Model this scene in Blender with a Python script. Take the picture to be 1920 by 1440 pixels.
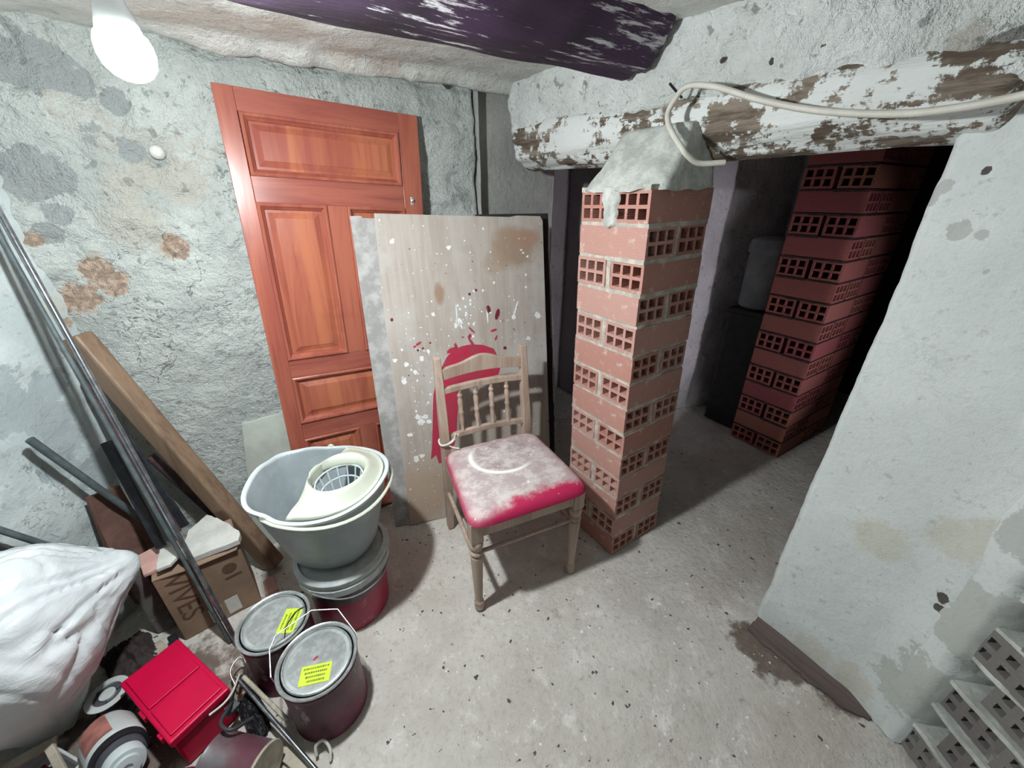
import bpy, math, random
from mathutils import Vector, Matrix, noise
random.seed(7)
R = math.radians
scene = bpy.context.scene
col = scene.collection
for o in list(bpy.data.objects):
    bpy.data.objects.remove(o, do_unlink=True)

# ------------------------------------------------------------------ camera
CAM_H = 1.28
cam_d = bpy.data.cameras.new('camera')
cam_d.sensor_fit = 'HORIZONTAL'
cam_d.sensor_width = 36.0
cam_d.lens = 737.0 / 1920.0 * 36.0
cam_d.clip_start = 0.02
cam = bpy.data.objects.new('camera', cam_d)
col.objects.link(cam)
right = Vector((0.8420, -0.5394, 0.0)).normalized()
fwd = Vector((0.4863, 0.7591, -0.4340)).normalized()
right = (right - fwd * right.dot(fwd)).normalized()
up = right.cross(fwd).normalized()
cam.matrix_world = Matrix(((right.x, up.x, -fwd.x, 0.0), (right.y, up.y, -fwd.y, 0.0), (right.z, up.z, -fwd.z, CAM_H), (0, 0, 0, 1)))
scene.camera = cam

# ------------------------------------------------------------------ world, exposure
world = bpy.data.worlds.new('world')
scene.world = world
world.use_nodes = True
world.node_tree.nodes['Background'].inputs[0].default_value = (0.5, 0.5, 0.55, 1)
world.node_tree.nodes['Background'].inputs[1].default_value = 0.02
scene.view_settings.view_transform = 'Standard'
scene.view_settings.look = 'None'
scene.view_settings.gamma = 1.0
scene.view_settings.use_curve_mapping = False
scene.view_settings.exposure = 0.0
scene.cycles.max_bounces = 6
scene.cycles.diffuse_bounces = 3
scene.cycles.glossy_bounces = 2
scene.cycles.adaptive_threshold = 0.03
scene.cycles.use_light_tree = False
scene.cycles.caustics_reflective = False
scene.cycles.caustics_refractive = False
LAMP_POS = Vector((-0.0695, 0.775, 1.438))
LAMP_STRENGTH = 1420.0
LAMP_COLOR = (0.94, 0.99, 1.0)
# the hanging bulb's light is in its builder below; an unseen spotlight is added behind the right wall to light the back room
pl = bpy.data.lights.new('back_room_added_spot', 'SPOT')
pl.energy = 46.0
pl.spot_size = R(50)
pl.spot_blend = 0.9
pl.shadow_soft_size = 0.04
pl.color = (0.93, 0.90, 1.0)
plo = bpy.data.objects.new('back_room_added_spot', pl)
plo.location = (1.75, -0.85, 0.62)
plo.rotation_euler = (Vector((1.96, 1.20, 0.78)) - Vector((1.75, -0.85, 0.62))).to_track_quat('-Z', 'Y').to_euler()
col.objects.link(plo)

# ------------------------------------------------------------------ helpers
def sm(e0, e1, x):
    t = max(0.0, min(1.0, (x - e0) / (e1 - e0)))
    return t * t * (3 - 2 * t)

def fbm(x, y, z, s, o=5, h=0.9):
    return noise.fractal(Vector((x * s, y * s, z * s)), h, 2.1, o)

class MB:
    def __init__(self):
        self.v = []
        self.f = []
    def add(self, vs, fs, M=None):
        b = len(self.v)
        for p in vs:
            p = Vector(p)
            if M is not None:
                p = M @ p
            self.v.append(tuple(p))
        for f in fs:
            self.f.append(tuple(b + i for i in f))
        return self
    def box(self, c, s, M=None):
        x, y, z = c
        a, b_, d = s[0] / 2, s[1] / 2, s[2] / 2
        vs = [(x + i * a, y + j * b_, z + k * d) for i in (-1, 1) for j in (-1, 1) for k in (-1, 1)]
        fs = [(0, 1, 3, 2), (4, 6, 7, 5), (0, 4, 5, 1), (2, 3, 7, 6), (0, 2, 6, 4), (1, 5, 7, 3)]
        return self.add(vs, fs, M)
    def prism(self, poly, z0, z1, M=None):
        n = len(poly)
        vs = [(p[0], p[1], z0) for p in poly] + [(p[0], p[1], z1) for p in poly]
        fs = [tuple(reversed(range(n))), tuple(range(n, 2 * n))]
        fs += [(i, (i + 1) % n, n + (i + 1) % n, n + i) for i in range(n)]
        return self.add(vs, fs, M)
    def lathe(self, prof, n=24, M=None, sx=1.0, sy=1.0, caps=True):
        vs, fs = [], []
        for (r, z) in prof:
            for i in range(n):
                a = 2 * math.pi * i / n
                vs.append((r * math.cos(a) * sx, r * math.sin(a) * sy, z))
        for j in range(len(prof) - 1):
            for i in range(n):
                i2 = (i + 1) % n
                fs.append((j * n + i, j * n + i2, (j + 1) * n + i2, (j + 1) * n + i))
        if caps and prof[0][0] > 1e-6:
            fs.append(tuple(reversed(range(n))))
        if caps and prof[-1][0] > 1e-6:
            k = (len(prof) - 1) * n
            fs.append(tuple(k + i for i in range(n)))
        return self.add(vs, fs, M)
    def tube(self, pts, r, n=8, M=None, cap=True, flat=1.0):
        pts = [Vector(p) for p in pts]
        m = len(pts)
        rs = r if isinstance(r, (list, tuple)) else [r] * m
        vs, fs = [], []
        t = (pts[1] - pts[0]).normalized()
        ref = Vector((0, 0, 1)) if abs(t.z) < 0.9 else Vector((1, 0, 0))
        nx = t.cross(ref).normalized()
        for i in range(m):
            if i == 0:
                t = pts[1] - pts[0]
            elif i == m - 1:
                t = pts[-1] - pts[-2]
            else:
                t = pts[i + 1] - pts[i - 1]
            t.normalize()
            nx = (nx - t * nx.dot(t)).normalized()
            ny = t.cross(nx)
            for k in range(n):
                a = 2 * math.pi * k / n
                vs.append(tuple(pts[i] + nx * math.cos(a) * rs[i] + ny * math.sin(a) * rs[i] * flat))
        for i in range(m - 1):
            for k in range(n):
                k2 = (k + 1) % n
                fs.append((i * n + k, i * n + k2, (i + 1) * n + k2, (i + 1) * n + k))
        if cap:
            fs.append(tuple(reversed(range(n))))
            fs.append(tuple((m - 1) * n + k for k in range(n)))
        return self.add(vs, fs, M)
    def bar(self, a, b, w, t, wdir, M=None):
        """a straight bar of width w (along wdir) and thickness t from a to b"""
        a, b = Vector(a), Vector(b)
        d = (b - a).normalized()
        wd = Vector(wdir)
        wd = (wd - d * wd.dot(d)).normalized()
        td = d.cross(wd)
        vs = []
        for p in (a, b):
            for i, j in ((-1, -1), (1, -1), (1, 1), (-1, 1)):
                vs.append(tuple(p + wd * i * w / 2 + td * j * t / 2))
        fs = [(3, 2, 1, 0), (4, 5, 6, 7)] + [(i, (i + 1) % 4, 4 + (i + 1) % 4, 4 + i) for i in range(4)]
        return self.add(vs, fs, M)
    def mesh(self, name):
        me = bpy.data.meshes.new(name)
        me.from_pydata(self.v, [], self.f)
        me.validate()
        me.update()
        return me
    def build(self, name, mat, parent=None, smooth=None, bevel=0.0, origin=None, segs=2):
        if origin is not None:
            o_ = Vector(origin)
            self.v = [tuple(Vector(p) - o_) for p in self.v]
        me = self.mesh(name)
        if smooth is not None:
            me.shade_smooth()
            me.set_sharp_from_angle(angle=R(smooth))
        me.materials.append(mat)
        ob = bpy.data.objects.new(name, me)
        col.objects.link(ob)
        if origin is not None:
            ob.location = origin
        if parent is not None:
            ob.parent = parent
        if bevel > 0:
            bv = ob.modifiers.new('bevel', 'BEVEL')
            bv.width = bevel
            bv.segments = segs
            bv.limit_method = 'ANGLE'
        return ob

def tag(o, label=None, cat=None, group=None, kind=None):
    if label: o['label'] = label
    if cat: o['category'] = cat
    if group: o['group'] = group
    if kind: o['kind'] = kind
    return o

def empty(name, loc, rz=0.0, label=None, cat=None, group=None, M=None):
    e = bpy.data.objects.new(name, None)
    e.empty_display_size = 0.05
    col.objects.link(e)
    if M is not None:
        e.matrix_world = M
    else:
        e.location = loc
        e.rotation_euler = (0, 0, rz)
    tag(e, label, cat, group)
    return e

def smooth_path(pts, k=6):
    P = [Vector(p) for p in pts]
    P = [P[0] * 2 - P[1]] + P + [P[-1] * 2 - P[-2]]
    out = []
    for i in range(1, len(P) - 2):
        for j in range(k):
            t = j / k
            a, b, c, d = P[i - 1], P[i], P[i + 1], P[i + 2]
            out.append(0.5 * ((2 * b) + (c - a) * t + (2 * a - 5 * b + 4 * c - d) * t * t + (3 * b - a - 3 * c + d) * t ** 3))
    out.append(P[-2])
    return out

# ------------------------------------------------------------------ materials
class NT:
    def __init__(self, name):
        self.m = bpy.data.materials.new(name)
        self.m.use_nodes = True
        self.t = self.m.node_tree
        self.bsdf = self.t.nodes['Principled BSDF']
        self.tc = self.t.nodes.new('ShaderNodeTexCoord')
    def n(self, typ, **kw):
        nd = self.t.nodes.new(typ)
        for k, v in kw.items():
            setattr(nd, k, v)
        return nd
    def l(self, a, b):
        self.t.links.new(a, b)
    def coord(self, scale=(1, 1, 1), rot=(0, 0, 0)):
        mp = self.n('ShaderNodeMapping')
        mp.inputs['Scale'].default_value = scale
        mp.inputs['Rotation'].default_value = rot
        self.l(self.tc.outputs['Object'], mp.inputs['Vector'])
        return mp.outputs['Vector']
    def noise(self, scale, detail=6, rough=0.6, co=None, dist=0.0):
        nd = self.n('ShaderNodeTexNoise')
        nd.inputs['Scale'].default_value = scale
        nd.inputs['Detail'].default_value = detail
        nd.inputs['Roughness'].default_value = rough
        nd.inputs['Distortion'].default_value = dist
        self.l(co if co else self.tc.outputs['Object'], nd.inputs['Vector'])
        return nd.outputs['Fac']
    def voro(self, scale, co=None, feature='F1', rnd=1.0):
        nd = self.n('ShaderNodeTexVoronoi', feature=feature)
        nd.inputs['Scale'].default_value = scale
        nd.inputs['Randomness'].default_value = rnd
        self.l(co if co else self.tc.outputs['Object'], nd.inputs['Vector'])
        return nd.outputs['Distance']
    def rng(self, v, a, b, c=0.0, d=1.0):
        nd = self.n('ShaderNodeMapRange', interpolation_type='SMOOTHSTEP')
        self.l(v, nd.inputs['Value'])
        nd.inputs['From Min'].default_value = a
        nd.inputs['From Max'].default_value = b
        nd.inputs['To Min'].default_value = c
        nd.inputs['To Max'].default_value = d
        return nd.outputs['Result']
    def math(self, op, a, b=None):
        nd = self.n('ShaderNodeMath', operation=op)
        for i, x in enumerate((a, b)):
            if x is None: continue
            if isinstance(x, (int, float)): nd.inputs[i].default_value = x
            else: self.l(x, nd.inputs[i])
        return nd.outputs[0]
    def mix(self, f, a, b):
        nd = self.n('ShaderNodeMix', data_type='RGBA')
        if isinstance(f, (int, float)): nd.inputs[0].default_value = f
        else: self.l(f, nd.inputs[0])
        for i, x in ((6, a), (7, b)):
            if isinstance(x, tuple): nd.inputs[i].default_value = (*x[:3], 1)
            else: self.l(x, nd.inputs[i])
        return nd.outputs[2]
    def attr(self, name):
        nd = self.n('ShaderNodeAttribute', attribute_name=name)
        sp = self.n('ShaderNodeSeparateColor')
        self.l(nd.outputs['Color'], sp.inputs[0])
        return sp.outputs[0], sp.outputs[1], sp.outputs[2], nd.outputs['Alpha']
    def color(self, c):
        if isinstance(c, tuple): self.bsdf.inputs['Base Color'].default_value = (*c[:3], 1)
        else: self.l(c, self.bsdf.inputs['Base Color'])
        return self
    def rough(self, r):
        if isinstance(r, (int, float)): self.bsdf.inputs['Roughness'].default_value = r
        else: self.l(r, self.bsdf.inputs['Roughness'])
        return self
    def spec(self, s):
        self.bsdf.inputs['Specular IOR Level'].default_value = s
        return self
    def bump(self, h, strength=0.4, dist=0.01, prev=None):
        nd = self.n('ShaderNodeBump')
        nd.inputs['Strength'].default_value = strength
        nd.inputs['Distance'].default_value = dist
        self.l(h, nd.inputs['Height'])
        if prev: self.l(prev, nd.inputs['Normal'])
        self.l(nd.outputs['Normal'], self.bsdf.inputs['Normal'])
        return nd.outputs['Normal']

def simple(name, c, rough=0.5, var=0.25, scale=18, bump=0.15, metal=0.0, spec=0.4, c2=None):
    t = NT(name)
    n1 = t.noise(scale, 4, 0.65)
    dark = c2 if c2 else tuple(x * (1 - var) for x in c)
    t.color(t.mix(t.rng(n1, 0.38, 0.66), dark, c))
    t.rough(rough).spec(spec)
    t.bsdf.inputs['Metallic'].default_value = metal
    if bump > 0: t.bump(t.noise(scale * 5, 2, 0.6), bump, 0.004)
    return t.m

def plaster(name, base, base2, gray, brown, beige, pits=0.5, bump=0.5, fine=16.0, cracks=0.5, bdist=0.02):
    t = NT(name)
    r, g, b, a = t.attr('pat')
    fn = t.math('MULTIPLY', t.math('SUBTRACT', t.noise(fine, 5, 0.68), 0.5), 1.1)
    fn2 = t.math('MULTIPLY', t.math('SUBTRACT', t.noise(fine * 2.7, 4, 0.7), 0.5), 0.8)
    mr = t.rng(t.math('ADD', r, fn), 0.46, 0.53)
    mg = t.rng(t.math('ADD', g, fn2), 0.44, 0.56)
    mb = t.rng(t.math('ADD', b, fn2), 0.35, 0.65)
    ma = t.rng(t.math('ADD', a, fn2), 0.46, 0.54)
    c = t.mix(t.rng(t.noise(5.0, 5, 0.6), 0.35, 0.68), base2, base)
    c = t.mix(t.rng(t.noise(38.0, 3, 0.7), 0.60, 0.72), c, tuple(x * 0.78 for x in base2))
    c = t.mix(t.math('MULTIPLY', mb, 0.8), c, beige)
    c = t.mix(mr, c, gray)
    c = t.mix(mg, c, t.mix(t.rng(t.noise(45, 3, 0.7), 0.4, 0.62), brown, tuple(min(1, x * 1.55 + 0.03) for x in brown)))
    c = t.mix(ma, c, (0.10, 0.09, 0.085))
    if pits > 0:
        pm = t.math('MULTIPLY', t.rng(t.noise(30.0, 2, 0.5), 0.645, 0.70), pits)
        c = t.mix(pm, c, (0.16, 0.18, 0.17))
    cn = t.noise(6.5, 5, 0.62, None, 0.8)
    crack = t.math('MULTIPLY', t.rng(t.math('ABSOLUTE', t.math('SUBTRACT', cn, 0.5)), 0.010, 0.002), t.rng(t.noise(2.3, 1, 0.5, t.coord((1, 1, 1), (0.7, 0.1, 0.3))), 0.52, 0.60))
    c = t.mix(t.math('MULTIPLY', crack, cracks), c, (0.12, 0.13, 0.125))
    c = t.mix(t.math('MULTIPLY', t.rng(t.noise(70, 3, 0.75), 0.52, 0.70), 0.20), c, tuple(x * 0.55 for x in base2))
    t.color(c).rough(0.92).spec(0.2)
    h = t.noise(22, 6, 0.74)
    t.bump(h, bump, bdist)
    return t.m

WHITE_P = (0.72, 0.765, 0.73)
WHITE_P2 = (0.55, 0.59, 0.565)
M_back = plaster('plaster_back', WHITE_P, WHITE_P2, (0.42, 0.455, 0.45), (0.40, 0.30, 0.23), (0.60, 0.58, 0.51), 0.45, 1.0, 16.0, 0.8, 0.038)
M_left = plaster('plaster_left', (0.56, 0.62, 0.61), (0.44, 0.50, 0.50), (0.36, 0.41, 0.42), (0.33, 0.26, 0.2), (0.5, 0.5, 0.46), 0.25, 0.45)
M_right = plaster('plaster_right', (0.70, 0.745, 0.735), (0.645, 0.69, 0.68), (0.50, 0.525, 0.50), (0.34, 0.28, 0.22), (0.60, 0.595, 0.51), 0.08, 0.45, 16.0, 0.15, 0.012)
M_upper = plaster('plaster_upper', (0.92, 0.95, 0.93), (0.76, 0.80, 0.77), (0.30, 0.30, 0.28), (0.19, 0.14, 0.11), (0.5, 0.48, 0.42), 0.6, 1.0, 16.0, 0.7, 0.030)
M_ceil = plaster('plaster_ceiling', (0.70, 0.71, 0.68), (0.58, 0.57, 0.53), (0.33, 0.33, 0.31), (0.40, 0.33, 0.27), (0.56, 0.51, 0.45), 0.3, 0.8, 16.0, 0.5, 0.022)
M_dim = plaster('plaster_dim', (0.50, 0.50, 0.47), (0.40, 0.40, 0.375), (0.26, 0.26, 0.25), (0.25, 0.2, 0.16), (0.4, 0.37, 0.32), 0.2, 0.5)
M_nearblack = plaster('plaster_near_black', (0.040, 0.034, 0.037), (0.03, 0.026, 0.028), (0.03, 0.03, 0.03), (0.03, 0.02, 0.02), (0.03, 0.03, 0.03), 0.0, 0.3)  # near-black plaster for the far and divider walls
M_backroom = plaster('plaster_back_room', (0.74, 0.70, 0.73), (0.62, 0.585, 0.61), (0.45, 0.44, 0.45), (0.25, 0.2, 0.16), (0.5, 0.46, 0.45), 0.3, 0.6)
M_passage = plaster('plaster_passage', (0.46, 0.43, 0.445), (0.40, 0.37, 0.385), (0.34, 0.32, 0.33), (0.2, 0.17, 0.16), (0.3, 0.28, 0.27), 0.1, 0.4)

M_cellar = plaster('plaster_cellar', (0.12, 0.115, 0.105), (0.09, 0.085, 0.08), (0.08, 0.08, 0.08), (0.1, 0.08, 0.07), (0.1, 0.1, 0.09), 0.0, 0.3)

def m_floor():
    t = NT('floor_concrete')
    r, g, b, a = t.attr('pat')
    fn = t.math('MULTIPLY', t.math('SUBTRACT', t.noise(9, 5, 0.68), 0.5), 1.2)
    c = t.mix(t.rng(t.noise(3.2, 5, 0.62), 0.34, 0.66), (0.56, 0.525, 0.475), (0.68, 0.65, 0.60))
    c = t.mix(t.rng(t.noise(13, 5, 0.72), 0.54, 0.70), c, (0.76, 0.74, 0.69))
    c = t.mix(t.rng(t.noise(17, 5, 0.7, t.coord((1, 1, 1), (0.3, 0.5, 1.0))), 0.58, 0.76), c, (0.40, 0.365, 0.32))
    c = t.mix(t.math('MULTIPLY', t.rng(t.math('ADD', b, fn), 0.35, 0.7), 0.6), c, (0.54, 0.48, 0.42))
    c = t.mix(t.rng(t.math('ADD', g, fn), 0.42, 0.6), c, (0.19, 0.15, 0.125))
    c = t.mix(t.math('MULTIPLY', t.rng(t.noise(60, 4, 0.75), 0.50, 0.66), 0.30), c, (0.33, 0.30, 0.26))
    c = t.mix(t.rng(t.noise(55, 2, 0.5), 0.70, 0.73), c, (0.85, 0.84, 0.80))
    c = t.mix(t.rng(t.noise(47, 2, 0.5, t.coord((1, 1, 1), (0.9, 0.2, 0.4))), 0.69, 0.73), c, (0.10, 0.09, 0.08))
    t.color(c).rough(0.85).spec(0.25)
    h = t.noise(24, 6, 0.70)
    t.bump(h, 0.8, 0.016)
    return t.m
M_floor = m_floor()

def m_darklog():
    t = NT('beam_dark')
    co = t.coord((2.2, 26, 26))
    c = t.mix(t.rng(t.noise(1.6, 6, 0.6), 0.4, 0.62), (0.022, 0.016, 0.023), (0.055, 0.029, 0.062))
    fl = t.rng(t.math('ADD', t.noise(2.2, 9, 0.75, co), t.math('MULTIPLY', t.noise(3.5, 4, 0.5), 0.35)), 0.745, 0.80)
    c = t.mix(fl, c, (0.55, 0.53, 0.55))
    t.color(c).rough(0.75).spec(0.3)
    t.bump(t.noise(2.2, 5, 0.75, co), 0.6, 0.012)
    return t.m
M_darklog = m_darklog()

def m_whitelog():
    t = NT('beam_whitewashed')
    co = t.coord((20, 2.6, 20))
    wood = t.mix(t.rng(t.noise(1.5, 8, 0.7, co), 0.4, 0.62), (0.11, 0.085, 0.065), (0.27, 0.225, 0.18))
    f1 = t.rng(t.math('ADD', t.math('MULTIPLY', t.noise(9, 9, 0.72), 0.75), t.math('MULTIPLY', t.noise(1.1, 9, 0.72, co), 0.35)), 0.515, 0.545)
    c = t.mix(f1, wood, t.mix(t.noise(7, 5, 0.6), (0.80, 0.83, 0.82), (0.62, 0.65, 0.63)))
    t.color(c).rough(0.85).spec(0.2)
    t.bump(t.noise(1.5, 5, 0.75, co), 0.8, 0.008)
    return t.m
M_whitelog = m_whitelog()

def m_brick(name, c1, c2, dust=(0.62, 0.50, 0.44)):
    t = NT(name)
    oi = t.n('ShaderNodeObjectInfo')
    c = t.mix(oi.outputs['Random'], c1, c2)
    c = t.mix(t.rng(t.noise(30, 6, 0.7), 0.55, 0.72), c, dust)
    t.color(c).rough(0.85).spec(0.2)
    w = t.n('ShaderNodeTexWave', wave_type='BANDS', bands_direction='Z')
    w.inputs['Scale'].default_value = 60
    w.inputs['Distortion'].default_value = 0.0
    t.l(t.tc.outputs['Object'], w.inputs['Vector'])
    t.bump(t.math('ADD', w.outputs['Fac'], t.noise(120, 1, 0.6)), 0.35, 0.002)
    return t.m
M_brick = m_brick('brick_pink', (0.53, 0.315, 0.27), (0.47, 0.235, 0.19))
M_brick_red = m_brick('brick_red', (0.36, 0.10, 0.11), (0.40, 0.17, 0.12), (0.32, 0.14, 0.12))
M_brick_grey = m_brick('brick_dusty', (0.22, 0.215, 0.205), (0.17, 0.155, 0.15), (0.36, 0.37, 0.35))
M_mortar = simple('mortar', (0.62, 0.58, 0.51), 0.95, 0.35, 24, 0.6)
M_mortar_cap = simple('mortar_cap', (0.60, 0.62, 0.585), 0.95, 0.3, 20, 0.7)

def m_wood(name, c1, c2, c3, rough=0.35, axis=2, gs=14, spec=0.5, knots=True):
    t = NT(name)
    sc = [gs, gs, gs]
    sc[axis] = gs * 0.09
    co = t.coord(tuple(sc))
    g = t.noise(1.0, 5, 0.62, co, 1.4)
    c = t.mix(t.rng(g, 0.35, 0.62), c1, c2)
    sc2 = [gs * 6, gs * 6, gs * 6]
    sc2[axis] = gs * 0.25
    c = t.mix(t.math('MULTIPLY', t.rng(t.noise(1.0, 5, 0.6, t.coord(tuple(sc2))), 0.5, 0.75), 0.5), c, c3)
    if knots:
        c = t.mix(t.math('MULTIPLY', t.rng(t.noise(3.0, 4, 0.6), 0.56, 0.72), 0.55), c, c3)
    t.color(c).rough(rough).spec(spec)
    t.bump(g, 0.12, 0.003)
    return t.m
M_door = m_wood('door_varnished', (0.30, 0.080, 0.055), (0.39, 0.120, 0.075), (0.14, 0.028, 0.027), 0.30)
M_door_rail = m_wood('door_varnished_rail', (0.27, 0.072, 0.053), (0.35, 0.105, 0.072), (0.13, 0.026, 0.027), 0.30, axis=0)
M_door_panel = m_wood('door_panel_wood', (0.31, 0.080, 0.055), (0.43, 0.140, 0.072), (0.16, 0.030, 0.026), 0.33, gs=9)
M_chairwood = m_wood('chair_beech', (0.37, 0.27, 0.21), (0.48, 0.375, 0.305), (0.25, 0.175, 0.135), 0.55, knots=True)
M_plank = m_wood('plank_old', (0.155, 0.098, 0.065), (0.24, 0.16, 0.105), (0.075, 0.048, 0.036), 0.45)
M_strip = m_wood('strip_pale', (0.42, 0.37, 0.29), (0.50, 0.45, 0.36), (0.26, 0.22, 0.17), 0.7)
M_sill = m_wood('sill_dark', (0.085, 0.060, 0.060), (0.15, 0.115, 0.105), (0.045, 0.034, 0.034), 0.85, axis=1)

def m_board():
    t = NT('board_stained')
    co = t.coord((40, 40, 3))
    c = t.mix(t.rng(t.noise(1.0, 6, 0.6, co), 0.35, 0.65), (0.375, 0.325, 0.285), (0.435, 0.39, 0.35))
    c = t.mix(t.rng(t.noise(4.0, 6, 0.6), 0.45, 0.7), c, (0.48, 0.46, 0.435))
    sep = t.n('ShaderNodeSeparateXYZ')
    t.l(t.tc.outputs['Object'], sep.inputs[0])
    def spot(a, b, ra, rb, colr, amt):
        dx = t.math('DIVIDE', t.math('SUBTRACT', sep.outputs[0], a), ra)
        dz = t.math('DIVIDE', t.math('SUBTRACT', sep.outputs[2], b), rb)
        d = t.math('ADD', t.math('MULTIPLY', dx, dx), t.math('MULTIPLY', dz, dz))
        d = t.math('ADD', d, t.math('MULTIPLY', t.math('SUBTRACT', t.noise(11, 7, 0.65), 0.5), 2.2))
        return t.mix(t.math('MULTIPLY', t.rng(d, 1.3, 0.3), amt), c, colr)
    c = spot(0.53, 1.11, 0.10, 0.085, (0.30, 0.205, 0.135), 0.8)
    c = spot(0.585, 1.145, 0.06, 0.035, (0.36, 0.215, 0.16), 0.7)
    c = spot(0.45, 1.06, 0.05, 0.05, (0.36, 0.27, 0.20), 0.6)
    c = spot(0.225, 0.955, 0.022, 0.045, (0.30, 0.19, 0.12), 0.85)
    c = spot(0.06, 0.13, 0.13, 0.16, (0.42, 0.315, 0.235), 0.85)
    c = spot(0.12, 0.25, 0.08, 0.09, (0.42, 0.33, 0.25), 0.5)
    c = t.mix(t.rng(t.noise(75, 3, 0.5), 0.685, 0.71), c, (0.80, 0.80, 0.79))
    c = t.mix(t.rng(t.noise(62, 3, 0.5, t.coord((1, 1, 1), (0.4, 0.8, 0.1))), 0.715, 0.735), c, (0.16, 0.10, 0.08))
    t.color(c).rough(0.7).spec(0.25)
    t.bump(t.noise(1.0, 6, 0.6, co), 0.12, 0.002)
    return t.m
M_board = m_board()
M_board_grey = simple('board_grey', (0.44, 0.43, 0.42), 0.8, 0.35, 16, 0.2)
M_board_dark = simple('board_dark', (0.030, 0.026, 0.028), 0.7, 0.4, 14, 0.2)
M_board_edge = simple('board_chipped_edge', (0.45, 0.43, 0.41), 0.9, 0.3, 40, 0.4)
M_whitepaint = simple('paint_white', (0.82, 0.83, 0.82), 0.5, 0.08, 30, 0.1)
M_redpaint = simple('paint_red', (0.48, 0.020, 0.062), 0.45, 0.3, 22, 0.2, c2=(0.36, 0.045, 0.075))
M_redpaint_dark = simple('paint_dark_red', (0.20, 0.02, 0.035), 0.5, 0.3, 22, 0.1)

def m_seat():
    t = NT('seat_dusty_vinyl')
    sep = t.n('ShaderNodeSeparateXYZ')
    t.l(t.tc.outputs['Object'], sep.inputs[0])
    # dust on the flat top, thinner towards the front edge where it was rubbed off
    n1 = t.noise(11, 8, 0.7)
    front = t.rng(sep.outputs[1], -0.10, 0.11)
    side = t.math('MULTIPLY', t.rng(sep.outputs[0], 0.03, 0.17), -0.26)
    top = t.rng(sep.outputs[2], 0.412, 0.438)
    d = t.math('ADD', t.math('ADD', t.math('MULTIPLY', front, 0.75), t.math('MULTIPLY', n1, 0.9)), side)
    d = t.math('MULTIPLY', t.rng(d, 0.44, 0.72), t.math('ADD', t.math('MULTIPLY', top, 0.85), 0.12))
    dust = t.mix(t.rng(t.noise(20, 8, 0.75), 0.42, 0.62), (0.42, 0.36, 0.36), (0.60, 0.57, 0.54))
    c = t.mix(d, (0.42, 0.014, 0.075), dust)
    dx = t.math('DIVIDE', t.math('SUBTRACT', sep.outputs[0], 0.20), 0.115)
    dy = t.math('DIVIDE', t.math('SUBTRACT', sep.outputs[1], 0.235), 0.105)
    rr = t.math('SQRT', t.math('ADD', t.math('MULTIPLY', dx, dx), t.math('MULTIPLY', dy, dy)))
    ring = t.math('MULTIPLY', t.rng(rr, 0.90, 0.98), t.rng(rr, 1.12, 1.02))
    ring = t.math('MULTIPLY', ring, t.rng(t.math('ADD', sep.outputs[0], sep.outputs[1]), 0.46, 0.33))
    c = t.mix(ring, c, (0.85, 0.85, 0.84))
    inner = t.math('MULTIPLY', t.rng(rr, 1.0, 0.85), t.rng(t.noise(24, 8, 0.75), 0.46, 0.58))
    c = t.mix(t.math('MULTIPLY', inner, 0.55), c, (0.28, 0.21, 0.23))
    c = t.mix(t.rng(t.noise(60, 3, 0.5), 0.70, 0.73), c, (0.86, 0.86, 0.85))
    t.color(c).rough(0.6).spec(0.35)
    t.bump(t.noise(30, 6, 0.6), 0.25, 0.003)
    return t.m
M_seat = m_seat()

M_bucket = simple('plastic_greyblue', (0.36, 0.41, 0.43), 0.42, 0.18, 10, 0.03)
M_cream = simple('plastic_cream', (0.56, 0.59, 0.50), 0.4, 0.08, 10, 0.03)
M_rimwhite = simple('plastic_rim', (0.54, 0.60, 0.62), 0.38, 0.08, 10, 0.03)

def m_pail():
    t = NT('pail_red_paint')
    sep = t.n('ShaderNodeSeparateXYZ')
    t.l(t.tc.outputs['Object'], sep.inputs[0])
    z = t.math('ADD', sep.outputs[2], t.math('MULTIPLY', t.math('SUBTRACT', t.noise(14, 5, 0.6), 0.5), 0.03))
    c = t.mix(t.rng(z, 0.128, 0.156), (0.34, 0.012, 0.055), (0.085, 0.070, 0.085))
    c = t.mix(t.math('MULTIPLY', t.rng(t.noise(26, 7, 0.7), 0.55, 0.7), 0.35), c, (0.45, 0.36, 0.38))
    t.color(c).rough(0.4).spec(0.4)
    return t.m
M_pail = m_pail()
M_pailrim = simple('pail_rim', (0.50, 0.54, 0.54), 0.45, 0.25, 18, 0.1)
M_tin = simple('tin_lid', (0.50, 0.54, 0.53), 0.42, 0.30, 14, 0.1, metal=0.25)
M_tinrim = simple('tin_rim', (0.62, 0.65, 0.65), 0.3, 0.3, 40, 0.1, metal=0.6)
def m_can():
    t = NT('can_maroon')
    c = t.mix(t.rng(t.noise(9, 7, 0.65), 0.4, 0.65), (0.060, 0.006, 0.024), (0.15, 0.010, 0.050))
    c = t.mix(t.rng(t.noise(22, 7, 0.7, t.coord((1, 1, 0.4))), 0.60, 0.68), c, (0.34, 0.24, 0.26))
    t.color(c).rough(0.42).spec(0.45)
    t.bump(t.noise(40, 4, 0.6), 0.15, 0.003)
    return t.m
M_can = m_can()
M_yellow = simple('label_yellow', (0.66, 0.86, 0.05), 0.6, 0.1, 12, 0.0)
M_ink = simple('ink', (0.16, 0.22, 0.03), 0.8, 0.2, 30, 0.0)
M_wire = simple('wire_metal', (0.62, 0.62, 0.62), 0.35, 0.3, 40, 0.0, metal=0.7)
M_steel = simple('tube_steel', (0.42, 0.45, 0.48), 0.22, 0.45, 30, 0.05, metal=0.85)
M_iron = simple('iron_black', (0.035, 0.038, 0.045), 0.45, 0.4, 30, 0.2, metal=0.3)
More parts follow.
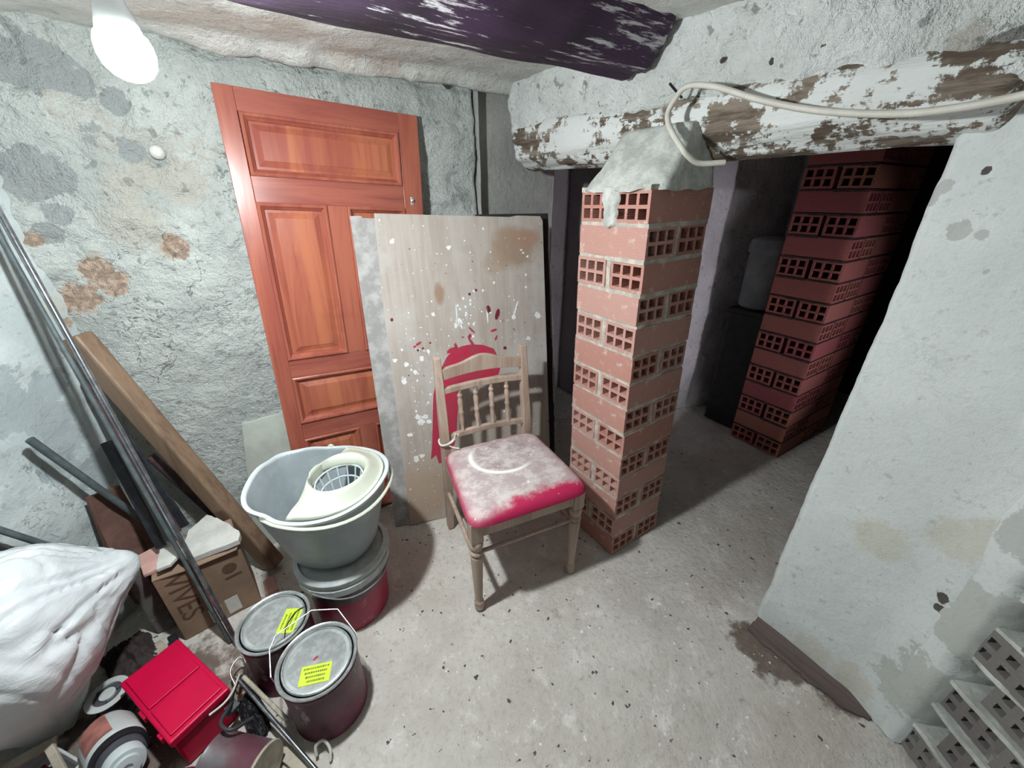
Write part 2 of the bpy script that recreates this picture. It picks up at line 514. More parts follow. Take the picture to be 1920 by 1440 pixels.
M_iron_grey = simple('pipe_grey', (0.10, 0.125, 0.13), 0.55, 0.35, 26, 0.2)
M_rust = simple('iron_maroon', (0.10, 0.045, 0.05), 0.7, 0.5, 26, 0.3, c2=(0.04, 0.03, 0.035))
M_card = simple('cardboard', (0.30, 0.205, 0.14), 0.9, 0.22, 12, 0.15)
M_card_dark = simple('cardboard_print', (0.13, 0.075, 0.05), 0.9, 0.2, 20, 0.0)
M_tape = simple('tape_white', (0.62, 0.62, 0.58), 0.5, 0.12, 15, 0.0)
M_stone = simple('slab_plaster', (0.62, 0.62, 0.585), 0.9, 0.2, 14, 0.4)
M_tilepink = simple('tile_pink', (0.60, 0.36, 0.315), 0.8, 0.18, 16, 0.2)
M_tilebrown = simple('tile_brown', (0.18, 0.095, 0.075), 0.8, 0.35, 12, 0.25)
M_green = simple('sheet_greenish', (0.47, 0.51, 0.455), 0.85, 0.18, 8, 0.2)
M_redplastic = simple('plastic_red', (0.60, 0.003, 0.055), 0.4, 0.10, 8, 0.03, spec=0.25)
M_magenta = simple('cloth_magenta', (0.24, 0.016, 0.06), 0.9, 0.45, 30, 0.5)
M_darkheap = simple('heap_dark', (0.055, 0.040, 0.038), 0.9, 0.4, 26, 0.5)
M_black = simple('plastic_black', (0.020, 0.020, 0.025), 0.5, 0.4, 20, 0.1)
M_dgrey = simple('plastic_darkgrey', (0.09, 0.09, 0.105), 0.5, 0.3, 20, 0.1)
M_white = simple('plastic_white', (0.60, 0.64, 0.63), 0.45, 0.2, 14, 0.05)
M_rag = simple('rag_rose', (0.42, 0.17, 0.14), 0.9, 0.4, 24, 0.4)
M_cream2 = simple('twine_cream', (0.50, 0.45, 0.36), 0.9, 0.3, 30, 0.3)
M_cable = simple('cable_cream', (0.66, 0.64, 0.57), 0.5, 0.12, 20, 0.0)
M_cable_dark = simple('cable_dark', (0.05, 0.05, 0.055), 0.5, 0.3, 20, 0.0)
M_tank = simple('tank_grey', (0.24, 0.25, 0.26), 0.6, 0.3, 9, 0.1)
M_pipe_room = simple('pipe_room', (0.26, 0.24, 0.26), 0.6, 0.3, 9, 0.05)
M_cylpink = simple('tin_pinkish', (0.17, 0.16, 0.17), 0.4, 0.4, 7, 0.1, c2=(0.15, 0.055, 0.075), metal=0.3)
def m_bag():
    t = NT('bag_white_plastic')
    c = t.mix(t.rng(t.noise(4, 5, 0.6), 0.4, 0.65), (0.56, 0.60, 0.62), (0.68, 0.71, 0.73))
    t.color(c).rough(0.38).spec(0.4)
    t.bsdf.inputs['Subsurface Weight'].default_value = 0.0
    t.bump(t.noise(16, 6, 0.6, t.coord((1, 1, 2.2), (0.4, 0.2, 0.3)), 1.2), 0.35, 0.012)
    return t.m
M_bag = m_bag()

# ------------------------------------------------------------------ rough surfaces
def patmap(a, b, patches):
    r = [0.0, 0.0, 0.0, 0.0]
    for (ca, cb, rad, t) in patches:
        d = math.hypot(a - ca, b - cb) / rad
        v = max(0.0, 1.0 - 0.5 * d)
        if v > r[t - 1]: r[t - 1] = v
    return r

def rough_sheet(name, mat, fn, nu, nv, disp, pat, kind='structure', smooth=True, flip=False):
    """fn(s,t) -> (point, normal, a, b): a,b in-plane coordinates for the patches"""
    vs, fs, cols = [], [], []
    for j in range(nv + 1):
        for i in range(nu + 1):
            p, n, a, b = fn(i / nu, j / nv)
            pc = pat(a, b, p)
            h = disp(p, a, b, pc)
            vs.append((p[0] + n[0] * h, p[1] + n[1] * h, p[2] + n[2] * h))
            cols.extend(pc)
    for j in range(nv):
        for i in range(nu):
            k = j * (nu + 1) + i
            q = (k, k + 1, k + nu + 2, k + nu + 1)
            fs.append(tuple(reversed(q)) if flip else q)
    me = bpy.data.meshes.new(name)
    me.from_pydata(vs, [], fs)
    me.update()
    ca = me.color_attributes.new('pat', 'FLOAT_COLOR', 'POINT')
    ca.data.foreach_set('color', cols)
    if smooth: me.shade_smooth()
    me.materials.append(mat)
    ob = bpy.data.objects.new(name, me)
    col.objects.link(ob)
    if kind: ob['kind'] = kind
    return ob

def plane_fn(o, u, v, n):
    o, u, v, n = Vector(o), Vector(u), Vector(v), Vector(n).normalized()
    lu, lv = u.length, v.length
    def f(s, t):
        return o + u * s + v * t, n, s * lu, t * lv
    return f

def plain_pat(patches, amb=0.0):
    def f(a, b, p):
        r = patmap(a, b, patches)
        if amb > 0:
            g = noise.noise(Vector((p[0] * 3.1 + 4, p[1] * 3.1, p[2] * 3.1)))
            r[0] = max(r[0], 0.5 * sm(0.1, 0.5, g) * amb)
        return r
    return f

# floor
FLOOR_P = [(1.114, 0.168, 0.10, 2), (1.065, 0.258, 0.069, 2), (1.137, 0.048, 0.078, 2), (1.437, 0.487, 0.132, 3), (1.378, 0.371, 0.123, 3), (1.640, 0.462, 0.116, 3), (0.897, 0.027, 0.110, 3), (1.033, 0.008, 0.087, 3), (1.123, 0.427, 0.077, 3), (-0.35, 0.9, 0.25, 3), (-0.5, 1.0, 0.2, 2)]
def f_floor(s, t):
    x, y = -1.4 + 4.8 * s, -1.3 + 4.2 * t
    return Vector((x, y, 0)), Vector((0, 0, 1)), x, y
rough_sheet('floor', M_floor, f_floor, 160, 140, lambda p, a, b, pc: 0.004 * fbm(p[0], p[1], 0, 4, 4) - 0.003, plain_pat(FLOOR_P))

# back wall: X -0.52 .. 0.865 at Y = 1.60, ragged right edge turning into the recess
BACK_P = [(-0.416, 1.323, 0.068, 1), (-0.444, 1.345, 0.037, 1), (-0.409, 1.236, 0.030, 1), (-0.273, 1.535, 0.040, 1), (-0.324, 1.570, 0.067, 1), (-0.365, 1.555, 0.046, 1), (-0.153, 1.354, 0.049, 3), (-0.116, 1.315, 0.064, 3), (-0.196, 1.327, 0.035, 3), (-0.378, 1.082, 0.039, 2), (-0.360, 1.050, 0.040, 2), (-0.435, 1.013, 0.043, 2), (-0.479, 0.997, 0.021, 2), (-0.182, 1.135, 0.036, 2), (-0.209, 1.129, 0.03, 3), (-0.258, 1.205, 0.071, 3), (-0.250, 1.300, 0.045, 3), (-0.437, 1.184, 0.030, 1), (-0.471, 1.173, 0.019, 2), (-0.429, 0.585, 0.033, 3), (-0.427, 0.499, 0.035, 3), (0.751, 1.652, 0.022, 4), (-0.2, 1.5, 0.03, 1), (-0.21, 1.39, 0.03, 1), (-0.37, 1.12, 0.02, 3)]
XB0, XB1, ZTOP = -0.56, 0.865, 1.74
YB = 1.618
def back_edge(z):
    return XB1 + 0.012 * noise.noise(Vector((z * 5, 3.1, 0))) + 0.006 * noise.noise(Vector((z * 17, 1.1, 0)))
def f_back(s, t):
    z = ZTOP * t
    x = XB0 + (back_edge(z) - XB0) * s
    return Vector((x, YB, z)), Vector((0, -1, 0)), x, z
def d_back(p, x, z, pc):
    rough = 0.35 + 0.65 * sm(1.02, 1.12, z) * sm(0.25, -0.05, x) + 0.9 * sm(0.55, 0.7, x)
    h = 0.012 * fbm(x, 0.3, z, 2.5, 5) * (0.5 + rough) + 0.013 * rough * fbm(x, 5.3, z, 11, 5)
    rg = noise.noise(Vector((x * 7 + 0.8 * noise.noise(Vector((x * 9, 1, z * 9))), 4.4, z * 9)))
    h += 0.007 * rough * max(0.0, 1 - abs(rg) * 3.0) ** 2
    h -= 0.007 * sm(0.35, 0.6, pc[0]) + 0.006 * sm(0.35, 0.6, pc[1])
    h += 0.022 * sm(0.62, 0.78, x) * (0.6 + fbm(x, 2.2, z, 6, 4))          # stone bulge beside the recess
    h -= 0.04 * sm(0.84, 0.87, x)
    h += 0.004 * sm(1.0, 1.04, z + 0.03 * noise.noise(Vector((x * 4, 0, 7)))) * sm(0.1, -0.1, x)
    h -= 0.010 * sm(1.615, 1.64, z) * sm(-0.1, 0.1, x)
    return max(h, -0.045)
def p_back(a, b, p):
    r = patmap(a, b, BACK_P)
    g = noise.fractal(Vector((a * 3.0 + 9, 2.2, b * 3.0)), 0.9, 2.1, 4)
    m = sm(1.05, 1.2, b) * sm(0.15, -0.05, a)
    r[0] = max(r[0], 0.42 * sm(0.0, 0.5, g) * m)
    r[2] = max(r[2], 0.5 * sm(-0.1, 0.5, g) * m)
    return r
rough_sheet('wall_back', M_back, f_back, 170, 200, d_back, p_back)

# left wall, from the corner (-0.49, 1.60) outwards towards the viewer's left
LD = Vector((-0.66, -0.85, 0)).normalized()
LN = Vector((0.79, -0.613, 0)).normalized()
L0 = Vector((-0.475, 1.62, 0))
LEFT_P = [(0.13, 0.80, 0.05, 1), (0.17, 0.72, 0.06, 1), (0.16, 0.64, 0.05, 1), (0.20, 0.60, 0.06, 1), (0.24, 0.80, 0.09, 1), (0.12, 0.5, 0.06, 1), (0.06, 0.35, 0.05, 3), (0.03, 1.0, 0.03, 3), (0.02, 0.86, 0.02, 2), (0.02, 0.95, 0.015, 2)]
def f_left(s, t):
    p = L0 + LD * (1.35 * s) + Vector((0, 0, 1.74 * t))
    return p, LN, 1.35 * s, 1.74 * t
rough_sheet('wall_left', M_left, f_left, 110, 140, lambda p, a, b, pc: 0.008 * fbm(p[0], p[1], p[2], 3, 5) + 0.004 * fbm(p[0], p[1], p[2], 12, 4) - 0.004 * sm(0.4, 0.6, pc[0]), plain_pat(LEFT_P), flip=True)

# ceiling (low, uneven), with a thick lip along the back wall
def f_ceil(s, t):
    x, y = -1.4 + 4.8 * s, -1.3 + 4.2 * t
    return Vector((x, y, 1.655)), Vector((0, 0, -1)), x, y
CEIL_P = [(0.061, 1.402, 0.076, 3), (0.193, 1.394, 0.080, 3), (-0.024, 1.456, 0.063, 3), (0.375, 1.467, 0.061, 3), (-0.3, 1.3, 0.1, 1), (0.5, 1.5, 0.05, 3)]
def d_ceil(p, a, b, pc):
    h = 0.012 * fbm(a, b, 0, 2.2, 4) + 0.005 * fbm(a, b, 3, 10, 4)
    lip = noise.noise(Vector((a * 9, 0, 0))) * 0.012 + noise.noise(Vector((a * 31, 4, 0))) * 0.006
    h += (0.030 + lip) * sm(1.50, 1.55, b + lip) * sm(1.592, 1.568, b + lip) * sm(-0.15, 0.1, a)
    h -= 0.02 * sm(1.575, 1.60, b) * sm(-0.15, 0.1, a)
    h -= 0.03 * sm(1.3, 0.2, b) * 0.4
    return h
rough_sheet('ceiling', M_ceil, f_ceil, 300, 262, d_ceil, plain_pat(CEIL_P), flip=True)

# right wall: X = 1.155, free end at Y = 0.28
RIGHT_P = [(0.216, 1.220, 0.017, 1), (0.264, 1.294, 0.014, 1), (0.280, 1.275, 0.015, 1), (0.185, 1.213, 0.010, 1), (-0.027, 0.457, 0.011, 4), (-0.033, 0.427, 0.012, 4), (0.200, 1.153, 0.004, 4), (0.000, 0.607, 0.048, 3), (-0.022, 0.657, 0.030, 3), (0.107, 0.510, 0.053, 3), (-0.091, 0.488, 0.041, 1), (-0.084, 0.265, 0.06, 1), (-0.061, 0.160, 0.06, 1), (0.217, 1.319, 0.007, 4), (0.156, 1.150, 0.004, 1), (0.02, 0.05, 0.05, 3), (0.12, 0.03, 0.05, 3)]
YE = 0.283
def f_right(s, t):
    z = 1.50 * t
    ye = YE + 0.004 * noise.noise(Vector((z * 9, 0.5, 0))) + 0.0015 * noise.noise(Vector((z * 40, 0.9, 0)))
    # s: 0..0.1 wraps round the free end, then runs towards the viewer
    if s < 0.12:
        k = s / 0.12
        ang = k * math.pi / 2
        x = 1.275 - 0.10 * k if k < 0.8 else 1.195 - (k - 0.8) / 0.2 * 0.034
        y = ye - (0.0 if k < 0.8 else (k - 0.8) / 0.2 * 0.006)
        return Vector((x, y, z)), Vector((0, 1, 0)), y, z
    k = (s - 0.12) / 0.88
    y = ye - 0.012 - k * 0.36
    return Vector((1.155, y, z)), Vector((-1, 0, 0)), y, z
def d_right(p, a, b, pc):
    h = 0.005 * fbm(p[0], p[1], p[2], 3, 4) + 0.0015 * fbm(p[0], p[1], p[2], 16, 4)
    if p[0] < 1.16:
        h += 0.02 * sm(1.36, 1.5, p[2])
        h -= 0.003 * sm(0.4, 0.6, pc[0] + pc[3])
        h += 0.03 * sm(0.03, -0.07, p[1]) * (0.5 + 0.5 * sm(0.9, 0.1, p[2]))
    return h
rough_sheet('wall_right', M_right, f_right, 70, 150, d_right, plain_pat(RIGHT_P))

# plaster wall over the lintel log, X about 1.0, joining the right wall
def log_x(y):
    return 1.08 + (1.5 - y) / 1.25 * 0.12
UPPER_P = [(0.237, 1.500, 0.021, 1), (0.262, 1.492, 0.019, 1), (0.20, 1.54, 0.02, 1), (0.13, 1.52, 0.03, 1), (0.510, 1.550, 0.006, 4), (0.602, 1.541, 0.006, 4), (0.713, 1.567, 0.007, 4), (0.15, 1.58, 0.03, 1), (0.3, 1.51, 0.03, 3)]
def f_upper(s, t):
    y = 1.64 - 2.5 * s
    if t < 0.18:
        k = t / 0.18
        x = log_x(max(y, 0.15)) + 0.02 - (0.115) * math.sin(k * math.pi / 2)
        z = 1.485 + 0.02 * (1 - math.cos(k * math.pi / 2))
        n = Vector((-0.5, 0, -0.8)).normalized()
    else:
        k = (t - 0.18) / 0.82
        x = log_x(max(y, 0.15)) - 0.095 - 0.02 * math.sin(k * math.pi)
        z = 1.505 + 0.26 * k
        n = Vector((-1, 0, 0))
    # the mass rounds back towards the back wall at its far end
    x += 0.10 * sm(1.52, 1.64, y)
    z -= 0.06 * (1 - t) * sm(0.34, 0.20, y)
    return Vector((x, y, z)), n, y, z
rough_sheet('wall_over_lintel', M_upper, f_upper, 260, 50, lambda p, a, b, pc: 0.014 * fbm(p[0], p[1], p[2], 4, 5) + 0.013 * fbm(p[0], p[1], p[2], 16, 5) - 0.01 * sm(0.4, 0.6, pc[0] + pc[1]), plain_pat(UPPER_P, 0.7))

# recess behind the end of the back wall (jamb + rear face), then the dark passage
def sheet(name, mat, o, u, v, n, nu, nv, amp=0.006, flip=False, P=[]):
    return rough_sheet(name, mat, plane_fn(o, u, v, n), nu, nv, lambda p, a, b, pc: amp * fbm(p[0], p[1], p[2], 4, 4), plain_pat(P), flip=flip)
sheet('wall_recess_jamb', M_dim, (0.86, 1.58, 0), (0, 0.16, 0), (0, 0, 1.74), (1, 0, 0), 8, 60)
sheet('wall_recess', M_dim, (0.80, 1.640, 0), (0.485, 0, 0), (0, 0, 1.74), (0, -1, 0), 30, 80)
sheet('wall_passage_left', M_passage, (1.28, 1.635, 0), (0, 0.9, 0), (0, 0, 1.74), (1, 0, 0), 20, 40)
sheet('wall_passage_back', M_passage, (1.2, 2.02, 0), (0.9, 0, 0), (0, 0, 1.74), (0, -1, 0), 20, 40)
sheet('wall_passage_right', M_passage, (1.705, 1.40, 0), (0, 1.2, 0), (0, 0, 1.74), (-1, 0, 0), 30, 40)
# back room
sheet('wall_back_room', M_backroom, (1.70, 1.42, 0), (1.68, -0.36, 0), (0, 0, 1.74), (-0.21, -1, 0), 70, 80, 0.02, P=[(0.2, 0.46, 0.08, 1), (0.3, 0.4, 0.05, 2)])
sheet('wall_far', M_nearblack, (3.35, 1.6, 0), (0, -2.9, 0), (0, 0, 1.74), (-1, 0, 0), 20, 20)
# the parts of the cellar behind the viewer
sheet('wall_front', M_cellar, (3.38, -1.25, 0), (-4.75, 0, 0), (0, 0, 1.74), (0, 1, 0), 40, 20)
sheet('wall_side', M_cellar, (-1.34, -1.28, 0), (0, 2.2, 0), (0, 0, 1.74), (1, 0, 0), 20, 20)
sheet('wall_room_divider', M_nearblack, (1.28, 0.28, 0), (0, -1.55, 0), (0, 0, 1.74), (1, 0, 0), 20, 20)

# dark worn sill strip set in the floor along the right wall
mb = MB()
base_poly = [(1.165, 0.27), (1.085, 0.268), (1.078, 0.22), (1.084, 0.15), (1.080, 0.10), (1.090, 0.05), (1.088, 0.0), (1.10, -0.02), (1.118, -0.045), (1.165, -0.05)]
poly = []
for i in range(len(base_poly)):
    a, b = base_poly[i], base_poly[(i + 1) % len(base_poly)]
    k = max(1, int(math.hypot(b[0] - a[0], b[1] - a[1]) / 0.008))
    for q in range(k):
        x, y = a[0] + (b[0] - a[0]) * q / k, a[1] + (b[1] - a[1]) * q / k
        v = noise.noise_vector(Vector((x * 45, y * 45, 2))) + 0.6 * noise.noise_vector(Vector((x * 140, y * 140, 7)))
        poly.append((x + v.x * 0.006, y + v.y * 0.004) if x < 1.15 else (x, y))
mb.prism(poly, -0.004, 0.0045)
tag(mb.build('trim_1', M_sill, None), kind='structure')

# ------------------------------------------------------------------ hollow bricks
def brick_mesh(name, L, W, H, mat, t=0.0095):
    wx = (W - 4 * t) / 3
    hz = (H - 3 * t) / 2
    ys = [-W / 2]
    for i in range(3):
        ys += [ys[-1] + t, ys[-1] + t + wx]
    ys.append(W / 2)
    zs = [-H / 2]
    for i in range(2):
        zs += [zs[-1] + t, zs[-1] + t + hz]
    zs.append(H / 2)
    ny, nz = len(ys), len(zs)
    vs = [(x, y, z) for x in (-L / 2, L / 2) for z in zs for y in ys]
    I = lambda e, k, i: e * ny * nz + k * ny + i
    fs = []
    for k in range(nz - 1):
        for i in range(ny - 1):
            if i % 2 == 1 and k % 2 == 1:
                # holes run far into the brick from both ends, clogged with mortar in the middle
                for e in (0, 1):
                    q0 = [I(e, k, i), I(e, k, i + 1), I(e, k + 1, i + 1), I(e, k + 1, i)]
                    q1 = []
                    for vi in q0:
                        vs.append(((-1 if e == 0 else 1) * L * 0.06, vs[vi][1], vs[vi][2]))
                        q1.append(len(vs) - 1)
                    for a in range(4):
                        b = (a + 1) % 4
                        fs.append((q0[a], q0[b], q1[b], q1[a]) if e == 0 else (q0[b], q0[a], q1[a], q1[b]))
                    fs.append(tuple(q1) if e == 1 else tuple(reversed(q1)))
            else:
                fs.append((I(0, k, i), I(0, k + 1, i), I(0, k + 1, i + 1), I(0, k, i + 1)))
                fs.append((I(1, k, i), I(1, k, i + 1), I(1, k + 1, i + 1), I(1, k + 1, i)))
    for k in range(nz - 1):
        fs.append((I(0, k, 0), I(1, k, 0), I(1, k + 1, 0), I(0, k + 1, 0)))
        fs.append((I(0, k, ny - 1), I(0, k + 1, ny - 1), I(1, k + 1, ny - 1), I(1, k, ny - 1)))
    for i in range(ny - 1):
        fs.append((I(0, 0, i), I(0, 0, i + 1), I(1, 0, i + 1), I(1, 0, i)))
        fs.append((I(0, nz - 1, i), I(1, nz - 1, i), I(1, nz - 1, i + 1), I(0, nz - 1, i + 1)))
    me = bpy.data.meshes.new(name)
    me.from_pydata(vs, [], fs)
    me.update()
    me.materials.append(mat)
    return me

def put(name, me, parent, loc, rz=0.0, rx=0.0):
    o = bpy.data.objects.new(name, me)
    col.objects.link(o)
    o.parent = parent
    o.location = loc
    o.rotation_euler = (rx, 0, rz)
    return o

def rough_block(mbx, c, s, amp, seed, div=0.02):
    """box with wobbly faces (mortar)"""
    nx = max(1, int(s[0] / div)); ny = max(1, int(s[1] / div)); nz = max(1, int(s[2] / div))
    import itertools
    idx = {}
    vs, fs = [], []
    def V(i, j, k):
        if (i, j, k) not in idx:
            p = Vector((c[0] - s[0] / 2 + s[0] * i / nx, c[1] - s[1] / 2 + s[1] * j / ny, c[2] - s[2] / 2 + s[2] * k / nz))
            d = p - Vector(c)
            q = noise.noise_vector(p * 28 + Vector((seed, seed * 2, 0)))
            vs.append(tuple(p + Vector((q.x, q.y, q.z * 0.4)) * amp))
            idx[(i, j, k)] = len(vs) - 1
        return idx[(i, j, k)]
    for i in range(nx):
        for j in range(ny):
            fs.append((V(i, j, 0), V(i, j + 1, 0), V(i + 1, j + 1, 0), V(i + 1, j, 0)))
            fs.append((V(i, j, nz), V(i + 1, j, nz), V(i + 1, j + 1, nz), V(i, j + 1, nz)))
    for i in range(nx):
        for k in range(nz):
            fs.append((V(i, 0, k), V(i + 1, 0, k), V(i + 1, 0, k + 1), V(i, 0, k + 1)))
            fs.append((V(i, ny, k), V(i, ny, k + 1), V(i + 1, ny, k + 1), V(i + 1, ny, k)))
    for j in range(ny):
        for k in range(nz):
            fs.append((V(0, j, k), V(0, j, k + 1), V(0, j + 1, k + 1), V(0, j + 1, k)))
            fs.append((V(nx, j, k), V(nx, j + 1, k), V(nx, j + 1, k + 1), V(nx, j, k + 1)))
    mbx.add(vs, fs)

BL, BW, BH = 0.262, 0.122, 0.083
PITCH = 1.30 / 14
bm_pink = brick_mesh('hollow_brick', BL, BW, BH, M_brick)
bm_red = brick_mesh('hollow_brick_red', BL, BW, BH, M_brick_red)
bm_grey = brick_mesh('hollow_brick_dusty', 0.24, 0.122, 0.086, M_brick_grey, 0.0165)

def brick_pillar(root, me, courses, mortar, cap=True):
    rnd = random.Random(3)
    for c in range(courses):
        z = PITCH * c + BH / 2 + 0.004
        header = (courses - 1 - c) % 2 == 0
        for k in (-1, 1):
            j = rnd.uniform(-0.003, 0.003)
            off = k * (BW + 0.018) / 2
            if header:
                put('brick', me, root, (j, off, z), rnd.uniform(-0.012, 0.012))
            else:
                put('brick', me, root, (off, j, z), math.pi / 2 + rnd.uniform(-0.012, 0.012))
        m = MB()
        zt = PITCH * (c + 1) - (PITCH - BH) / 2 + 0.003
        rough_block(m, (rnd.uniform(-.002, .002), rnd.uniform(-.002, .002), zt), (BL - 0.002, BL - 0.002, PITCH - BH + 0.003), 0.005, c * 3.7)
        if header:
            rough_block(m, (0, 0, z), (BL - 0.006, 0.017, BH + 0.004), 0.004, c * 5.1 + 1)
        else:
            rough_block(m, (0, 0, z), (0.017, BL - 0.006, BH + 0.004), 0.004, c * 5.1 + 1)
        m.build('mortar', mortar, root)

PX, PY = 0.924 + BL / 2, 0.721 + BL / 2
pil = empty('brick_pillar', (PX, PY, 0), 0, 'hollow pink brick pillar with a mortar cap under the whitewashed log', 'pillar')
pil.rotation_euler = (R(-1.0), R(-1.2), 0)
brick_pillar(pil, bm_pink, 14, M_mortar)
# plastered head between the bricks and the log, with a run of mortar down the face
def cap_fn(i, n, t):
    a = 2 * math.pi * i / n
    ca, sa = math.cos(a), math.sin(a)
    k = 1.0 / max(abs(ca), abs(sa))
    k = min(k, 1.22)
    r = (BL / 2 + 0.004) * k
    x, y = ca * r, sa * r
    if x < 0.10: x = x + (0.10 - x) * 0.50 * t
    x = min(x, 0.125)
    if y > 0: y = y * (1 - 0.22 * t)
    else: y = y * (1 - 0.10 * t * t)
    return x, y
m = MB()
n, rows = 72, 18
vs, fs = [], []
for j in range(rows + 1):
    t = j / rows
    for i in range(n):
        x, y = cap_fn(i, n, t)
        z = 1.292 + 0.155 * t
        a = 2 * math.pi * i / n
        z0 = 0.012 * noise.noise(Vector((math.cos(a) * 4, math.sin(a) * 4, 0.3)))
        h = 0.006 * fbm(x, y, z, 9, 4) + 0.003 * fbm(x, y, z, 26, 3) + 0.006
        vs.append((x * (1 + h / 0.13), y * (1 + h / 0.13), z + z0 * (1 - t)))
for j in range(rows):
    for i in range(n):
        i2 = (i + 1) % n
        fs.append((j * n + i, j * n + i2, (j + 1) * n + i2, (j + 1) * n + i))
fs.append(tuple(reversed(range(n))))
fs.append(tuple(rows * n + i for i in range(n)))
m.add(vs, fs)
m.build('mortar_cap', M_mortar_cap, pil, smooth=60)
m = MB()
vs, fs = [], []
for j in range(21):
    t = j / 20
    z = 1.302 - 0.105 * t
    wv = 0.036 * (1 - 0.35 * t) * (1 if t < 0.85 else math.sqrt(max(0.02, 1 - ((t - .85) / .15) ** 2))) + 0.008 * noise.noise(Vector((t * 5, 2, 0)))
    yc = 0.012 - 0.006 * t
    for i in range(13):
        s = i / 12 * 2 - 1
        x = -BL / 2 + 0.004 - 0.014 * math.sqrt(max(0, 1 - s * s)) * (1 + 0.6 * noise.noise(Vector((s * 3, z * 40, 4))))
        vs.append((x, yc + s * wv, z))
for j in range(20):
    for i in range(12):
        k = j * 13 + i
        fs.append((k, k + 13, k + 14, k + 1))
m.add(vs, fs)
m.build('mortar_run', M_mortar_cap, pil, smooth=60)

# second brick pillar in the back room: two brick lengths deep
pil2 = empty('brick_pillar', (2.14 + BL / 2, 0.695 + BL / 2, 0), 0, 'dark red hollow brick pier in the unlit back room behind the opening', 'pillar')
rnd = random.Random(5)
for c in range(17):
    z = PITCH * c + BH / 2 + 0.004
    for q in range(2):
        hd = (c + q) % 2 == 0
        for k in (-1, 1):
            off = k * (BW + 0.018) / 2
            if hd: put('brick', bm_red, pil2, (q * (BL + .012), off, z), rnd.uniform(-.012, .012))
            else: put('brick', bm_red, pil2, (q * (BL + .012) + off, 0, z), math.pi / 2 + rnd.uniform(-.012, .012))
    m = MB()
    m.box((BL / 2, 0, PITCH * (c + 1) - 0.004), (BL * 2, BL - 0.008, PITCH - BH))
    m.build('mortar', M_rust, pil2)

# brick wall in the near right corner: brick ends with holes face the room
WD = Vector((-0.57, -0.82, 0)).normalized()
WN = Vector((-0.82, 0.57, 0)).normalized()
W0 = Vector((1.150, -0.055, 0))
def f_near(s, t):
    p = W0 - WD * 0.08 + WD * (1.0 * s) + Vector((0, 0, 1.74 * t)) - WN * 0.012
    return p, WN, 1.0 * s, 1.74 * t
near = rough_sheet('wall_near_brick', M_right, f_near, 80, 140, lambda p, a, b, pc: 0.006 * fbm(p[0], p[1], p[2], 5, 4) + 0.03 * sm(0.22, 0.10, a) + 0.024 * sm(0.80, 0.9, b) - 0.15 * sm(0.135, 0.165, a + 0.02 * noise.noise(Vector((0, 0, b * 14)))) * sm(0.88, 0.84, b), plain_pat([(0.12, 0.2, 0.1, 1), (0.13, 0.45, 0.1, 1), (0.12, 0.7, 0.06, 1)], 0.6))
wang = math.atan2(WN.y, WN.x)
rnd = random.Random(11)
for c in range(9):
    for k in range(6):
        p = W0 + WD * (0.045 + 0.128 * k + (0.06 if c % 2 else 0.0) + 0.062) - WN * (0.24 / 2 + rnd.uniform(0.0, 0.022)) + Vector((0, 0, 0.045 + 0.0945 * c))
        put('brick', bm_grey, near, p, wang + rnd.uniform(-.03, .03), rnd.uniform(-.03, .03))
m = MB()
for c in range(9):
    rough_block(m, (0.40, -0.125, 0.0945 * (c + 1) - 0.002), (0.86, 0.24, 0.012), 0.006, c * 2.3, 0.03)
m.v = [tuple(W0 + WD * p[0] + WN * p[1] + Vector((0, 0, p[2]))) for p in m.v]
m.build('mortar', M_mortar_cap, near)

# ------------------------------------------------------------------ beams
def log(name, mat, p0, p1, rad, n, seg, amp, origin, seed, knob=0.0):
    p0, p1 = Vector(p0), Vector(p1)
    d = (p1 - p0)
    L = d.length
    d.normalize()
    a = Vector((0, 0, 1))
    a = (a - d * a.dot(d)).normalized()
    b = d.cross(a)
    vs, fs = [], []
    for j in range(seg + 1):
        t = j / seg
        c = p0 + d * L * t + a * (0.012 * noise.noise(Vector((t * 3, seed, 0)))) + b * (0.010 * noise.noise(Vector((t * 3, seed, 5))))
        e = min(t, 1 - t) * L
        rr = rad * (1 - 0.35 * (1 - sm(0, 0.05, e)) ** 2)
        for i in range(n):
            an = 2 * math.pi * i / n
            x, y = math.cos(an), math.sin(an)
            r = rr + amp * noise.fractal(Vector((x * 1.6 + seed, y * 1.6, t * L * 1.5)), 0.9, 2.1, 4) + amp * 0.5 * noise.fractal(Vector((x * 7 + seed, y * 7, t * L * 2.5)), 0.9, 2.1, 3)
            vs.append(tuple(c + a * r * y + b * r * x))
    for j in range(seg):
        for i in range(n):
            i2 = (i + 1) % n
            fs.append((j * n + i, j * n + i2, (j + 1) * n + i2, (j + 1) * n + i))
    fs.append(tuple(reversed(range(n))))
    fs.append(tuple(seg * n + i for i in range(n)))
    m = MB()
    m.add(vs, fs)
    return m.build(name, mat, None, smooth=50, origin=origin)

b1 = log('ceiling_beam', M_darklog, (-1.3, 0.99, 1.705), (1.035, 0.945, 1.695), 0.128, 56, 150, 0.014, (0.0, 0.93, 1.6), 2.0)
tag(b1, 'dark purple-black log beam with flaking white paint crossing under the ceiling', 'beam')
b2 = log('ceiling_beam', M_darklog, (-0.6, 0.385, 1.705), (1.22, 0.395, 1.700), 0.10, 40, 60, 0.012, (0.0, 0.37, 1.66), 7.0)
tag(b2, 'second dark ceiling log barely showing at the top right edge above the cable', 'beam')
lin = log('lintel_beam', M_whitelog, (log_x(1.56), 1.56, 1.468), (log_x(0.20), 0.20, 1.468), 0.100, 56, 130, 0.010, (1.12, 0.9, 1.4), 4.0)
tag(lin, 'thick log lintel with flaking whitewash over brown wood resting on the brick pillar', 'beam')

